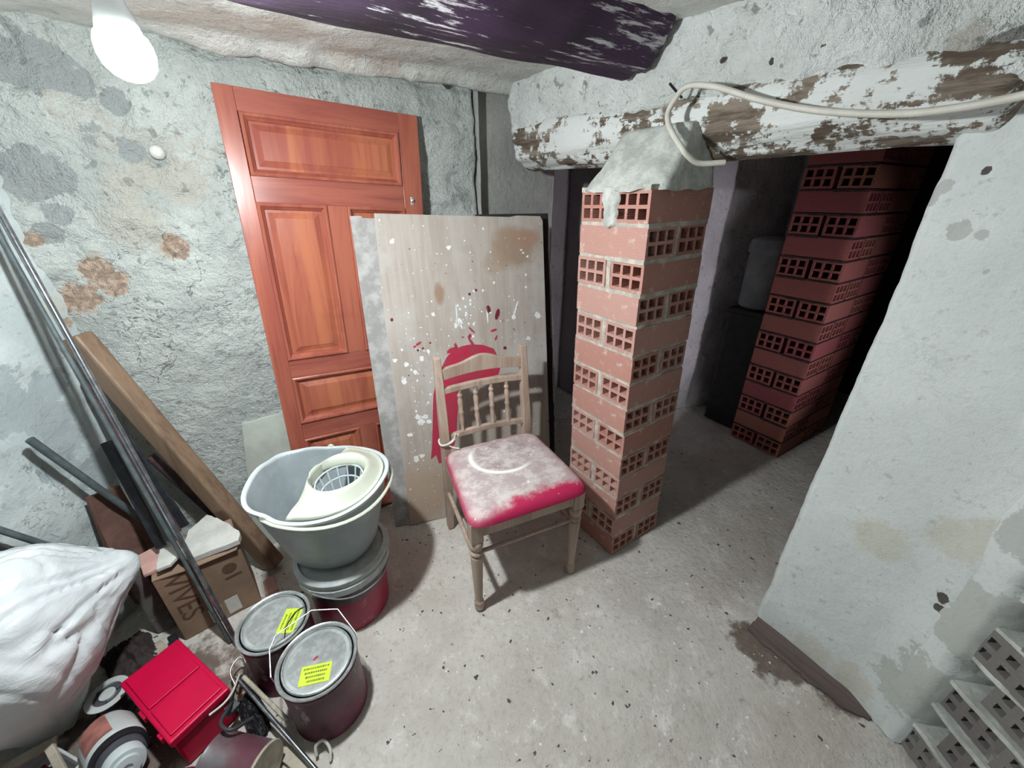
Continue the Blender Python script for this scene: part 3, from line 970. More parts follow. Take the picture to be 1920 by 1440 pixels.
# ------------------------------------------------------------------ hanging bulb
bulb = empty('light_bulb', LAMP_POS, 0, 'glowing white bulb hanging from the ceiling at the upper left', 'lamp')
te = NT('bulb_glow')
te.color((0.9, 0.9, 0.9))
te.bsdf.inputs['Emission Color'].default_value = (*LAMP_COLOR, 1)
# an LED bulb throws more light out of its dome's end than sideways
geo = te.n('ShaderNodeNewGeometry')
sxyz = te.n('ShaderNodeSeparateXYZ')
te.l(geo.outputs['Normal'], sxyz.inputs[0])
te.l(te.rng(sxyz.outputs[2], 0.35, -0.95, 0.52 * LAMP_STRENGTH, 1.60 * LAMP_STRENGTH), te.bsdf.inputs['Emission Strength'])
m = MB()
m.lathe([(0.0, -0.030), (0.010, -0.0285), (0.019, -0.0235), (0.0262, -0.0145), (0.0290, -0.003), (0.0285, 0.008), (0.0255, 0.0165), (0.022, 0.020)], 20)
m.build('globe', te.m, bulb, smooth=80)
m = MB()
m.lathe([(0.0225, 0.020), (0.0215, 0.026), (0.0175, 0.040), (0.0145, 0.052), (0.0140, 0.058)], 20)
m.build('bulb_base', M_white, bulb, smooth=60)
m = MB()
m.lathe([(0.016, 0.056), (0.0175, 0.060), (0.0175, 0.098), (0.012, 0.104), (0.004, 0.110)], 16)
m.build('lamp_holder', M_white, bulb, smooth=50)
m = MB()
m.tube(smooth_path([(0, 0, 0.108), (0.002, 0.001, 0.14), (0.0, 0.002, 0.19), (0.003, 0.0, 0.235)], 4), 0.003, 8)
m.build('cord', M_cable, bulb, smooth=60)

# ------------------------------------------------------------------ panelled door leaning on the back wall
DW, DH, DT = 0.588, 1.535, 0.034
lean = math.atan2(0.105, 1.55)
Md = Matrix.Translation((-0.060, 1.463, 0.030)) @ Matrix.Rotation(-lean, 4, 'X') @ Matrix.Rotation(R(3.0), 4, 'Y')
door = empty('panel_door', (0, 0, 0), 0, 'reddish varnished wooden panel door leaning against the back wall', 'door leaf', M=Md)
rows = [(1.31, 1.475, [(0.052, 0.515)]), (0.726, 1.236, [(0.048, 0.252), (0.316, 0.520)]), (0.478, 0.660, [(0.048, 0.520)]), (0.085, 0.412, [(0.048, 0.252), (0.316, 0.520)])]
SL, SR = 0.050, 0.518
def dpart(nm, x0, x1, z0, z1, y0, y1, mat, bev=0.0015):
    m = MB()
    m.box(((x0 + x1) / 2, (y0 + y1) / 2, (z0 + z1) / 2), (x1 - x0, y1 - y0, z1 - z0))
    return m.build(nm, mat, door, bevel=bev)
dpart('stile', 0, SL, 0, DH, 0, DT, M_door)
dpart('stile', SR, DW, 0, DH, 0, DT, M_door)
zs = [0.0, 0.085, 0.412, 0.478, 0.660, 0.726, 1.236, 1.310, 1.475, DH]
for i in range(0, 10, 2):
    dpart('rail', SL, SR, zs[i], zs[i + 1], 0.0006, DT - 0.001, M_door_rail)
dpart('mullion', 0.252, 0.316, 0.726, 1.236, 0.0008, DT - 0.001, M_door)
dpart('mullion', 0.252, 0.316, 0.085, 0.412, 0.0008, DT - 0.001, M_door)
def ring(mbx, x0, x1, z0, z1, prof):
    """mitred moulding: prof = list of (inset, y)"""
    vs, fs = [], []
    for (d, y) in prof:
        vs += [(x0 + d, y, z0 + d), (x1 - d, y, z0 + d), (x1 - d, y, z1 - d), (x0 + d, y, z1 - d)]
    for k in range(len(prof) - 1):
        for i in range(4):
            j = (i + 1) % 4
            fs.append((k * 4 + i, k * 4 + j, (k + 1) * 4 + j, (k + 1) * 4 + i))
    mbx.add(vs, fs)
for (z0, z1, cols_) in rows:
    for (x0, x1) in cols_:
        x0 = max(x0, SL); x1 = min(x1, SR)
        m = MB()
        ring(m, x0, x1, z0, z1, [(0.0, 0.010), (0.0, -0.004), (0.004, -0.0065), (0.009, -0.005), (0.012, 0.001), (0.016, 0.004), (0.019, 0.0085), (0.0195, 0.013)])
        m.build('moulding', M_door, door, smooth=35)
        m = MB()
        ins = 0.019
        ring(m, x0 + ins, x1 - ins, z0 + ins, z1 - ins, [(-0.004, 0.012), (0.008, 0.012), (0.024, 0.0055), (0.0245, 0.0040)])
        ix = ins + 0.0245
        m.add([(x0 + ix, 0.0040, z0 + ix), (x1 - ix, 0.0040, z0 + ix), (x1 - ix, 0.0040, z1 - ix), (x0 + ix, 0.0040, z1 - ix)], [(0, 1, 2, 3)])
        m.box(((x0 + x1) / 2, 0.021, (z0 + z1) / 2), (x1 - x0, 0.008, z1 - z0))
        m.build('panel', M_door_panel, door)
m = MB()
m.box((0.548, -0.0006, 1.262), (0.012, 0.0025, 0.028))
m.build('lock_plate', M_wire, door, bevel=0.001)
m = MB()
m.lathe([(0.0, 0), (0.005, 0.001), (0.006, 0.006), (0.0, 0.010)], 12, Matrix.Translation((0.548, -0.001, 1.264)) @ Matrix.Rotation(R(90), 4, 'X'))
m.build('latch_knob', M_wire, door, smooth=50)

# ------------------------------------------------------------------ boards leaning on the door
u = Vector((0.969, -0.249, 0)).normalized()
h = Vector((0.249, 0.969, 0)).normalized()
w = (h * 0.180 + Vector((0, 0, 1))).normalized()
nb = u.cross(w).normalized()          # points to the viewer
if nb.y > 0: nb = -nb
def board_matrix(org):
    return Matrix(((u.x, -nb.x, w.x, org[0]), (u.y, -nb.y, w.y, org[1]), (u.z, -nb.z, w.z, org[2]), (0, 0, 0, 1)))
def ragged_rect(x0, x1, z0, z1, amp, seed, step=0.03):
    pts = []
    def edge(a, b):
        L = math.hypot(b[0] - a[0], b[1] - a[1])
        k = max(1, int(L / step))
        for i in range(k):
            t = i / k
            x, z = a[0] + (b[0] - a[0]) * t, a[1] + (b[1] - a[1]) * t
            q = noise.noise_vector(Vector((x * 30, z * 30, seed)))
            f_ = 0.0 if i == 0 else amp
            pts.append((x + q.x * f_, z + q.y * f_))
    c = [(x0, z0), (x1, z0), (x1, z1), (x0, z1)]
    for i in range(4):
        edge(c[i], c[(i + 1) % 4])
    return pts
def sheet_part(name, pts, y0, y1, mat, parent):
    m = MB()
    k = len(pts)
    vs = [(p[0], y0, p[1]) for p in pts] + [(p[0], y1, p[1]) for p in pts]
    fs = [tuple(range(k)), tuple(reversed(range(k, 2 * k)))] + [(i, k + i, k + (i + 1) % k, (i + 1) % k) for i in range(k)]
    m.add(vs, fs)
    return m.build(name, mat, parent)
B0 = Vector((0.312, 1.294, 0.002))
bd = empty('plywood_board', (0, 0, 0), 0, 'large paint-spattered beige plywood board leaning behind the chair', 'board', M=board_matrix(B0))
bpts = [(0.0, 0.0), (0.655, 0.0), (0.655, 1.205), (0.645, 1.222), (0.55, 1.226), (0.52, 1.221), (0.03, 1.240), (0.028, 1.2), (0.016, 0.9), (0.010, 0.5)]
sheet_part('board_sheet', bpts, 0.0, 0.009, M_board, bd)
# paint on it: red patch, drips and spatter lying a hair proud of the face
def blob(mbx, cx, cz, rx, rz, seed, y=-0.0006, n=14, irr=0.35, rot=0.0):
    vs = []
    for i in range(n):
        a = 2 * math.pi * i / n
        r = 1 + irr * noise.noise(Vector((math.cos(a) * 1.7 + seed, math.sin(a) * 1.7, seed * 3)))
        x, z = math.cos(a) * rx * r, math.sin(a) * rz * r
        vs.append((cx + x * math.cos(rot) - z * math.sin(rot), y, cz + x * math.sin(rot) + z * math.cos(rot)))
    k = len(vs)
    vs2 = [(p[0], 0.0005, p[2]) for p in vs]
    fs = [tuple(range(k))] + [(i, k + i, k + (i + 1) % k, (i + 1) % k) for i in range(k)]
    mbx.add(vs + vs2, fs)
red = [(0.118, 0.286), (0.132, 0.36), (0.141, 0.43), (0.150, 0.50), (0.158, 0.565), (0.178, 0.625), (0.203, 0.67), (0.228, 0.71), (0.257, 0.735), (0.295, 0.747), (0.334, 0.750), (0.38, 0.742), (0.421, 0.721), (0.437, 0.685), (0.445, 0.639), (0.434, 0.613), (0.38, 0.605), (0.32, 0.602), (0.285, 0.595), (0.269, 0.575), (0.258, 0.52), (0.248, 0.459), (0.235, 0.39), (0.222, 0.331), (0.19, 0.30), (0.165, 0.262), (0.150, 0.262), (0.140, 0.30)]
red = [(x + 0.004 * noise.noise(Vector((x * 60, z * 60, 1))), z + 0.004 * noise.noise(Vector((x * 60, z * 60, 9)))) for x, z in red]
sheet_part('red_paint_patch', red, -0.0008, 0.0004, M_redpaint, bd)
m = MB()
for (x, z, rx, rz, rot) in [(0.333, 0.757, 0.005, 0.030, 0.5), (0.328, 0.785, 0.006, 0.008, 0), (0.338, 0.806, 0.0035, 0.018, 0.75), (0.250, 0.735, 0.022, 0.009, 0.3), (0.268, 0.75, 0.006, 0.014, 0.2), (0.427, 0.797, 0.014, 0.005, 0.2), (0.435, 0.765, 0.004, 0.012, -0.4), (0.126, 0.775, 0.012, 0.005, 0.5), (0.110, 0.765, 0.006, 0.004, 0.4)]:
    blob(m, x, z, rx, rz, x * 40, n=12, rot=rot)
m.build('red_drips', M_redpaint, bd)['kind'] = 'stuff'
m = MB()
for (x, z, r) in [(0.34, 0.946, 0.005), (0.367, 0.959, 0.005), (0.04, 0.874, 0.006), (0.17, 0.773, 0.004), (0.12, 0.75, 0.004), (0.14, 0.755, 0.004), (0.47, 0.72, 0.007)]:
    blob(m, x, z, r, r * 1.1, x * 31, n=10)
for (x, z, rx, rz, rot) in [(0.411, 0.883, 0.009, 0.017, 0.2), (0.447, 0.859, 0.009, 0.022, -0.35)]:
    blob(m, x, z, rx, rz, x * 20, n=12, rot=rot)
m.build('dark_red_spots', M_redpaint_dark, bd)['kind'] = 'stuff'
m = MB()
rnd = random.Random(21)
spl = [(0.277, 1.12, 0.008), (0.193, 0.881, 0.007), (0.277, 0.832, 0.010), (0.29, 0.845, 0.012), (0.574, 0.749, 0.010), (0.054, 0.635, 0.011), (0.099, 0.461, 0.014), (0.115, 0.475, 0.012), (0.09, 0.48, 0.010), (0.13, 0.455, 0.010), (0.051, 0.411, 0.010), (0.077, 1.145, 0.007), (0.413, 1.182, 0.004), (0.568, 1.089, 0.005), (0.06, 0.30, 0.012), (0.085, 0.31, 0.010), (0.07, 0.70, 0.009), (0.03, 0.72, 0.010), (0.13, 0.715, 0.008), (0.16, 0.74, 0.007), (0.10, 0.665, 0.008), (0.62, 0.84, 0.012), (0.56, 1.10, 0.005), (0.585, 1.075, 0.005)]
for (x, z, r) in spl:
    blob(m, x, z, r, r * rnd.uniform(.8, 1.3), x * 51 + z, irr=0.8, n=14)
for i in range(150):
    x = rnd.uniform(0.03, 0.64); z = rnd.uniform(0.1, 1.2)
    if rnd.random() < 0.55:
        x = 0.08 + abs(rnd.gauss(0, 0.10)); z = 0.62 + rnd.gauss(0, 0.17)
    if rnd.random() < 0.25:
        x = rnd.gauss(0.33, 0.035); z = rnd.gauss(0.90, 0.04)
    x = min(max(x, 0.03), 0.64); z = min(max(z, 0.05), 1.2)
    r = rnd.choice((0.0015, 0.002, 0.002, 0.003, 0.0045))
    blob(m, x, z, r, r * 1.2, i * 1.3, n=8)
for (x, z, rx, rz, rot) in [(0.525, 0.875, 0.0035, 0.035, -0.35), (0.515, 0.843, 0.009, 0.010, 0), (0.405, 0.86, 0.0028, 0.035, 0.0), (0.283, 0.875, 0.002, 0.035, 0.0), (0.295, 0.83, 0.003, 0.016, 0.3)]:
    blob(m, x, z, rx, rz, x * 13, n=12, rot=rot, irr=0.15)
ws = m.build('white_spatter', M_whitepaint, bd)
ws['kind'] = 'stuff'
# the sheet behind it, sticking out on the left
B1 = B0 - u * 0.062 + h * 0.0100
bd2 = sheet_part('grey_board', [(0.0, 0.0), (0.5, 0.0), (0.5, 1.0), (0.5, 1.21), (0.052, 1.225), (0.050, 1.232), (0.012, 1.232), (0.006, 0.8)], 0.0, 0.006, M_board_grey, None)
bd2.matrix_world = board_matrix(B1)
tag(bd2, 'grey speckled board showing as a narrow strip left of the spattered plywood', 'board')
# dark sheet standing in the gap to the right of it, pale chipped edge
B2 = B0 + u * 0.40 + h * 0.05
bd3 = empty('dark_board', (0, 0, 0), 0, 'dark thin board with a pale chipped edge behind the spattered plywood, beside the pillar', 'board', M=board_matrix(B2))
sheet_part('board_sheet', [(0.0, 0.0), (0.305, 0.0), (0.300, 1.23), (0.0, 1.23)], 0.0, 0.008, M_board_dark, bd3)
sheet_part('chipped_edge', [(0.298, 0.72), (0.309, 0.74), (0.306, 0.86), (0.302, 1.0), (0.298, 1.18), (0.295, 1.10), (0.298, 0.95)], -0.0015, 0.003, M_board_edge, bd3)
sheet_part('chipped_edge', [(0.299, 0.42), (0.311, 0.42), (0.308, 0.60), (0.303, 0.68), (0.299, 0.56)], -0.0015, 0.003, M_board_edge, bd3)
sheet_part('chipped_edge', [(0.300, 0.36), (0.310, 0.355), (0.311, 0.385), (0.302, 0.39)], -0.0015, 0.003, M_board_edge, bd3)
sheet_part('chipped_edge', [(0.299, 0.05), (0.311, 0.05), (0.311, 0.32), (0.301, 0.33)], -0.0015, 0.003, M_board_edge, bd3)

# greenish sheet behind the buckets
gp = MB()
gp.add([(-0.255, 1.50, 0.0), (0.08, 1.50, 0.0), (0.08, 1.545, 0.545), (-0.165, 1.545, 0.535), (-0.255, 1.512, 0.008), (0.08, 1.512, 0.008), (0.08, 1.557, 0.545), (-0.165, 1.557, 0.535)],
       [(0, 1, 2, 3), (7, 6, 5, 4), (0, 4, 5, 1), (1, 5, 6, 2), (2, 6, 7, 3), (3, 7, 4, 0)])
tag(gp.build('greenish_sheet', M_green, None), 'smooth greenish-grey sheet standing against the wall behind the mop bucket', 'panel')

# ------------------------------------------------------------------ chair
ch = empty('dining_chair', (0.368, 0.801, 0), math.atan2(-0.15, 0.989), 'old wooden spindle-back chair with a dusty red vinyl seat', 'chair')
leg_prof = [(0.013, 0.0), (0.015, 0.004), (0.0165, 0.018), (0.013, 0.026), (0.0165, 0.032), (0.0165, 0.040), (0.012, 0.046), (0.0135, 0.06), (0.0195, 0.235), (0.021, 0.255), (0.015, 0.262), (0.0225, 0.268), (0.0225, 0.276), (0.016, 0.283), (0.0215, 0.292), (0.0235, 0.305), (0.0215, 0.318), (0.017, 0.324)]
for x in (0.014, 0.376):
    m = MB()
    m.lathe(leg_prof, 18, Matrix.Translation((x, 0.006, 0)))
    m.box((x, 0.006, 0.362), (0.040, 0.040, 0.080))
    m.build('leg', M_chairwood, ch, smooth=50, bevel=0.002)
posts = []
for sgn, x in ((-1, 0.026), (1, 0.362)):
    path = [(x, 0.405, 0.0), (x, 0.388, 0.20), (x, 0.372, 0.42), (x + sgn * -0.003, 0.388, 0.60), (x - sgn * 0.004, 0.405, 0.775)]
    m = MB()
    pts = smooth_path(path, 5)
    for a, b in zip(pts[:-1], pts[1:]):
        pass
    k = len(pts)
    vs, fs = [], []
    for i, p in enumerate(pts):
        t = i / (k - 1)
        wx = 0.0125 + 0.003 * sm(0.0, 0.5, t) - 0.003 * sm(0.6, 1.0, t)
        wy = 0.0165 - 0.004 * sm(0.6, 1, t)
        vs += [(p.x - wx, p.y - wy, p.z), (p.x + wx, p.y - wy, p.z), (p.x + wx, p.y + wy, p.z), (p.x - wx, p.y + wy, p.z)]
    for i in range(k - 1):
        for q in range(4):
            r_ = (q + 1) % 4
            fs.append((i * 4 + q, i * 4 + r_, (i + 1) * 4 + r_, (i + 1) * 4 + q))
    fs.append((3, 2, 1, 0))
    fs.append(tuple((k - 1) * 4 + q for q in range(4)))
    m.add(vs, fs)
    m.build('back_post', M_chairwood, ch, bevel=0.003)
def rail_curved(name, z0f, z1f, th, yb, bow):
    m = MB()
    n = 20
    vs, fs = [], []
    for i in range(n + 1):
        t = i / n
        x = 0.036 + (0.352 - 0.036) * t
        s = 2 * t - 1
        y = yb + bow * (1 - s * s)
        for (yy, zz) in ((-th / 2, z0f(s)), (th / 2, z0f(s)), (th / 2, z1f(s)), (-th / 2, z1f(s))):
            vs.append((x, y + yy, zz))
    for i in range(n):
        for q in range(4):
            r_ = (q + 1) % 4
            fs.append((i * 4 + q, (i + 1) * 4 + q, (i + 1) * 4 + r_, i * 4 + r_))
    fs.append((0, 1, 2, 3))
    fs.append(tuple(n * 4 + q for q in (3, 2, 1, 0)))
    m.add(vs, fs)
    return m.build(name, M_chairwood, ch, bevel=0.002)
rail_curved('top_rail', lambda s: 0.690 + 0.012 * (1 - s * s), lambda s: 0.722 + 0.036 * (1 - s * s) + 0.006 * math.cos(s * math.pi * 2), 0.018, 0.398, 0.010)
rail_curved('middle_rail', lambda s: 0.640 + 0.004 * (1 - s * s), lambda s: 0.660 + 0.006 * (1 - s * s), 0.020, 0.392, 0.010)
rail_curved('lower_rail', lambda s: 0.455 + 0.004 * (1 - s * s), lambda s: 0.474 + 0.006 * (1 - s * s), 0.018, 0.376, 0.010)
sp_prof = [(0.0075, 0.0), (0.0085, 0.008), (0.006, 0.012), (0.0075, 0.03), (0.0098, 0.052), (0.0075, 0.070), (0.0105, 0.076), (0.0105, 0.082), (0.0075, 0.087), (0.0098, 0.110), (0.0105, 0.125), (0.0070, 0.138), (0.0102, 0.143), (0.0102, 0.149), (0.0062, 0.156), (0.0085, 0.162), (0.0085, 0.172)]
for i in range(4):
    x = 0.194 + (i - 1.5) * 0.062
    s = (x - 0.194) / 0.158
    yb = 0.376 + 0.010 * (1 - s * s)
    m = MB()
    m.lathe(sp_prof, 12, Matrix.Translation((x, yb, 0.474)) @ Matrix.Rotation(-math.atan2(0.016, 0.172), 4, 'X'))
    m.build('spindle', M_chairwood, ch, smooth=45)
def cbar(name, a, b, wd, th, wdir):
    m = MB()
    m.bar(a, b, wd, th, wdir)
    return m.build(name, M_chairwood, ch, bevel=0.002)
cbar('front_apron', (0.03, 0.0, 0.368), (0.36, 0.0, 0.368), 0.055, 0.018, (0, 0, 1))
cbar('side_apron', (0.016, 0.02, 0.368), (0.028, 0.36, 0.368), 0.055, 0.018, (0, 0, 1))
cbar('side_apron', (0.374, 0.02, 0.368), (0.362, 0.36, 0.368), 0.055, 0.018, (0, 0, 1))
cbar('rear_apron', (0.03, 0.372, 0.368), (0.358, 0.372, 0.368), 0.055, 0.018, (0, 0, 1))
m = MB(); m.tube([(0.014, 0.010, 0.225), (0.026, 0.392, 0.205)], 0.0085, 10); m.build('side_stretcher', M_chairwood, ch, smooth=50)
m = MB(); m.tube([(0.376, 0.010, 0.225), (0.362, 0.392, 0.205)], 0.0085, 10); m.build('side_stretcher', M_chairwood, ch, smooth=50)
m = MB(); m.tube([(0.014, 0.008, 0.262), (0.376, 0.008, 0.262)], 0.0070, 10); m.build('front_stretcher', M_chairwood, ch, smooth=50)
# cushion: rounded slab
m = MB()
n = 36
vs, fs = [], []
def seat_xy(u_, v_):
    x0, x1 = -0.014 + 0.026 * v_, 0.405 - 0.024 * v_
    return x0 + (x1 - x0) * u_, -0.036 + 0.392 * v_
def edge_f(u_, v_):
    du, dv = abs(2 * u_ - 1), abs(2 * v_ - 1)
    k = (du ** 9 + dv ** 9) ** (1 / 9)
    return k
for top in (1, 0):
    for j in range(n + 1):
        for i in range(n + 1):
            u_, v_ = i / n, j / n
            # round the corners
            a, b = 2 * u_ - 1, 2 * v_ - 1
            k = edge_f(u_, v_)
            mx = max(abs(a), abs(b))
            sc = (mx / k) if k > 0 else 1.0
            x, y = seat_xy(0.5 + a * sc / 2, 0.5 + b * sc / 2)
            q = max(0.0, 1 - mx ** 14)
            if top: z = 0.410 + 0.022 * q ** 0.5 + 0.008 * (1 - a * a) * (1 - b * b) + 0.0015 * noise.noise(Vector((x * 18, y * 18, 0)))
            else: z = 0.402 - 0.006 * q
            vs.append((x, y, z))
N1 = (n + 1) ** 2
for j in range(n):
    for i in range(n):
        k = j * (n + 1) + i
        fs.append((k, k + 1, k + n + 2, k + n + 1))
        k += N1
        fs.append((k, k + n + 1, k + n + 2, k + 1))
per = [i for i in range(n + 1)] + [j * (n + 1) + n for j in range(1, n + 1)] + [n * (n + 1) + i for i in range(n - 1, -1, -1)] + [j * (n + 1) for j in range(n - 1, 0, -1)]
for a, b in zip(per, per[1:] + per[:1]):
    fs.append((a, N1 + a, N1 + b, b))
m.add(vs, fs)
o = m.build('seat', M_seat, ch, smooth=60)
o['label'] = 'dusty dark red vinyl seat pad'
# strip of rag tied round the left back post
m = MB()
m.tube(smooth_path([(0.010, 0.352, 0.455), (0.030, 0.350, 0.448), (0.046, 0.372, 0.452), (0.030, 0.396, 0.458), (0.008, 0.385, 0.456), (0.010, 0.352, 0.452), (0.045, 0.345, 0.462), (0.075, 0.352, 0.486)], 5), 0.004, 7)
m.tube(smooth_path([(0.030, 0.350, 0.452), (0.055, 0.348, 0.470), (0.062, 0.346, 0.492)], 4), 0.0045, 7)
m.tube(smooth_path([(0.030, 0.350, 0.450), (0.052, 0.338, 0.440), (0.068, 0.330, 0.438)], 4), 0.003, 6)
m.build('rag_tie', M_cable, ch, smooth=60)

# ------------------------------------------------------------------ pail of red paint with the mop bucket on top
PC = (0.030, 1.062)
pail = empty('paint_pail', (PC[0], PC[1], 0), 0, 'large plastic pail of dark red paint under the mop bucket', 'pail')
m = MB()
m.lathe([(0.108, 0.0), (0.112, 0.003), (0.114, 0.02), (0.127, 0.235), (0.124, 0.235), (0.110, 0.01), (0.0, 0.008)], 48)
m.build('body', M_pail, pail, smooth=40)
m = MB()
m.lathe([(0.127, 0.205), (0.140, 0.206), (0.141, 0.230), (0.136, 0.233), (0.136, 0.243), (0.141, 0.246), (0.142, 0.256), (0.136, 0.262), (0.128, 0.264), (0.124, 0.255), (0.0, 0.252)], 48)
m.build('rim_lid', M_pailrim, pail, smooth=40)
for a in range(0, 360, 30):
    m = MB()
    m.box((0.1405, 0, 0.218), (0.004, 0.004, 0.024), Matrix.Rotation(R(a + 8), 4, 'Z'))
    m.build('rim_rib', M_pailrim, pail)
m = MB()
m.tube(smooth_path([(0.141 * math.cos(R(a)), 0.141 * math.sin(R(a)), z) for a, z in ((20, 0.222), (-5, 0.21), (-40, 0.192), (-70, 0.187), (-100, 0.193), (-130, 0.215), (-160, 0.222))], 5), 0.0022, 7)
m.build('bail_wire', M_wire, pail, smooth=50)
m = MB()
m.add([(0.138, 0.012, 0.245), (0.150, 0.02, 0.252), (0.146, 0.010, 0.17), (0.139, 0.004, 0.175), (0.142, 0.016, 0.20)], [(0, 1, 4), (0, 4, 3), (1, 2, 4), (3, 4, 2)])
m.build('torn_label', M_tape, pail)

MBC = (0.020, 1.095, 0.266)
mop = empty('mop_bucket', MBC, R(-40), 'grey-blue mop bucket with a cream wringer insert, standing on the paint pail', 'bucket')
# local x = long axis (towards lower right in plan), wringer half at +x
def bkt(a, z):
    """rim outline radius at angle a; lips at the left (-x)"""
    t = z / 0.25
    rx = 0.124 + 0.064 * t ** 0.9
    ry = 0.112 + 0.058 * t ** 0.9
    c, s = math.cos(a), math.sin(a)
    p = 2.3
    r = 1.0 / ((abs(c) / rx) ** p + (abs(s) / ry) ** p) ** (1 / p)
    # pouring lip on the far left and waist where the wringer begins
    lip = math.exp(-((a - 2.72) / 0.17) ** 2)
    r *= 1 + 0.075 * lip * t ** 3
    waist = math.exp(-((abs(a) - 1.95) / 0.22) ** 2)
    r *= 1 - 0.055 * waist * t ** 3
    return r
def bucket_wall(rows, n=96):
    vs, fs = [], []
    for (z, dr) in rows:
        for i in range(n):
            a = -math.pi + 2 * math.pi * i / n
            r = bkt(a, z) + dr
            dz = 0.012 * math.exp(-((a - math.pi) / 0.25) ** 2) * (z / 0.25) ** 4 + 0.012 * math.exp(-((a + math.pi) / 0.25) ** 2) * (z / 0.25) ** 4
            dz += 0.006 * math.cos(2 * a) * (z / 0.25) ** 4
            vs.append((r * math.cos(a), r * math.sin(a), z + dz))
    for j in range(len(rows) - 1):
        for i in range(n):
            i2 = (i + 1) % n
            fs.append((j * n + i, j * n + i2, (j + 1) * n + i2, (j + 1) * n + i))
    return vs, fs
outer = [(0.0, -0.02), (0.002, -0.006), (0.008, 0.0)] + [(0.25 * k / 12, 0.0) for k in range(1, 13)]
inner = [(0.25 * k / 12, -0.003) for k in range(12, 0, -1)] + [(0.004, -0.008)]
vs, fs = bucket_wall(outer + inner)
nn = 96
fs.append(tuple(reversed(range(nn))))
k0 = (len(outer) + len(inner) - 1) * nn
fs.append(tuple(k0 + i for i in range(nn)))
m = MB(); m.add(vs, fs)
m.build('body', M_bucket, mop, smooth=50)
vs, fs = bucket_wall([(0.244, 0.0), (0.243, 0.006), (0.248, 0.0095), (0.254, 0.0085), (0.2565, 0.003), (0.2545, -0.003), (0.247, -0.003)])
m = MB(); m.add(vs, fs)
m.build('rim', M_rimwhite, mop, smooth=60)
# cream wringer: skirt over the +x half, raised cone mouth, perforated basket
def wr(a, k):
    """k=0 at the bucket rim, k=1 at the mouth"""
    r0 = bkt(a, 0.25) - 0.004
    x0, y0 = r0 * math.cos(a), r0 * math.sin(a)
    x0 = max(x0, 0.002)
    mx, my = 0.070 + 0.076 * math.cos(a), -0.008 + 0.086 * math.sin(a)
    return x0 + (mx - x0) * k, y0 + (my - y0) * k
n = 72
prof = [(0.0, 0.248), (0.08, 0.258), (0.20, 0.258), (0.32, 0.262), (0.74, 0.284), (0.90, 0.292), (1.0, 0.293), (1.10, 0.286), (1.16, 0.272), (1.19, 0.256)]
vs, fs = [], []
for (k, z) in prof:
    for i in range(n):
        a = -math.pi + 2 * math.pi * i / n
        x, y = wr(a, k)
        vs.append((x, y, z))
for j in range(len(prof) - 1):
    for i in range(n):
        i2 = (i + 1) % n
        fs.append((j * n + i, j * n + i2, (j + 1) * n + i2, (j + 1) * n + i))
m = MB(); m.add(vs, fs)
wrg = m.build('wringer', M_cream, mop, smooth=60)
sol = wrg.modifiers.new('thick', 'SOLIDIFY'); sol.thickness = 0.003; sol.offset = -1
m = MB()
def basket(a, t):
    return (0.070 + 0.064 * math.cos(a) * (1 - 0.30 * t), -0.008 + 0.072 * math.sin(a) * (1 - 0.30 * t), 0.262 - 0.075 * t)
for i in range(14):
    a = 2 * math.pi * i / 14
    m.tube([basket(a, 0), basket(a, 0.5), basket(a, 1.0)], 0.0028, 6)
for t in (0.0, 0.45, 1.0):
    m.tube([basket(2 * math.pi * i / 28, t) for i in range(29)], 0.0026, 6)
for q in (-0.03, -0.01, 0.01, 0.03):
    m.tube([(0.070 + q, -0.050, 0.188), (0.070 + q, 0.040, 0.188)], 0.0024, 6)
m.build('basket_grid', M_rimwhite, mop, smooth=50)
# cream bail handle lying down round the wringer side
def hand(a, d):
    r = bkt(a, 0.25) + d
    return (r * math.cos(a), r * math.sin(a))
m = MB()
path = []
for i in range(33):
    a = R(-112 + 224 * i / 32)
    x, y = hand(a, 0.011 + 0.002 * math.cos(a))
    path.append((x, y, 0.246 - 0.016 * max(0, math.cos(a)) - 0.004))
m.tube(path, 0.0055, 8, flat=0.7)
m.build('handle', M_cream, mop, smooth=60)
for s in (-1, 1):
    m = MB()
    x, y = hand(R(110) * s, 0.008)
    m.lathe([(0.0, -0.006), (0.011, -0.005), (0.011, 0.005), (0.0, 0.006)], 14, Matrix.Translation((x, y, 0.246)) @ Matrix.Rotation(R(90), 4, 'X'))
    m.build('handle_pivot', M_cream, mop, smooth=40)

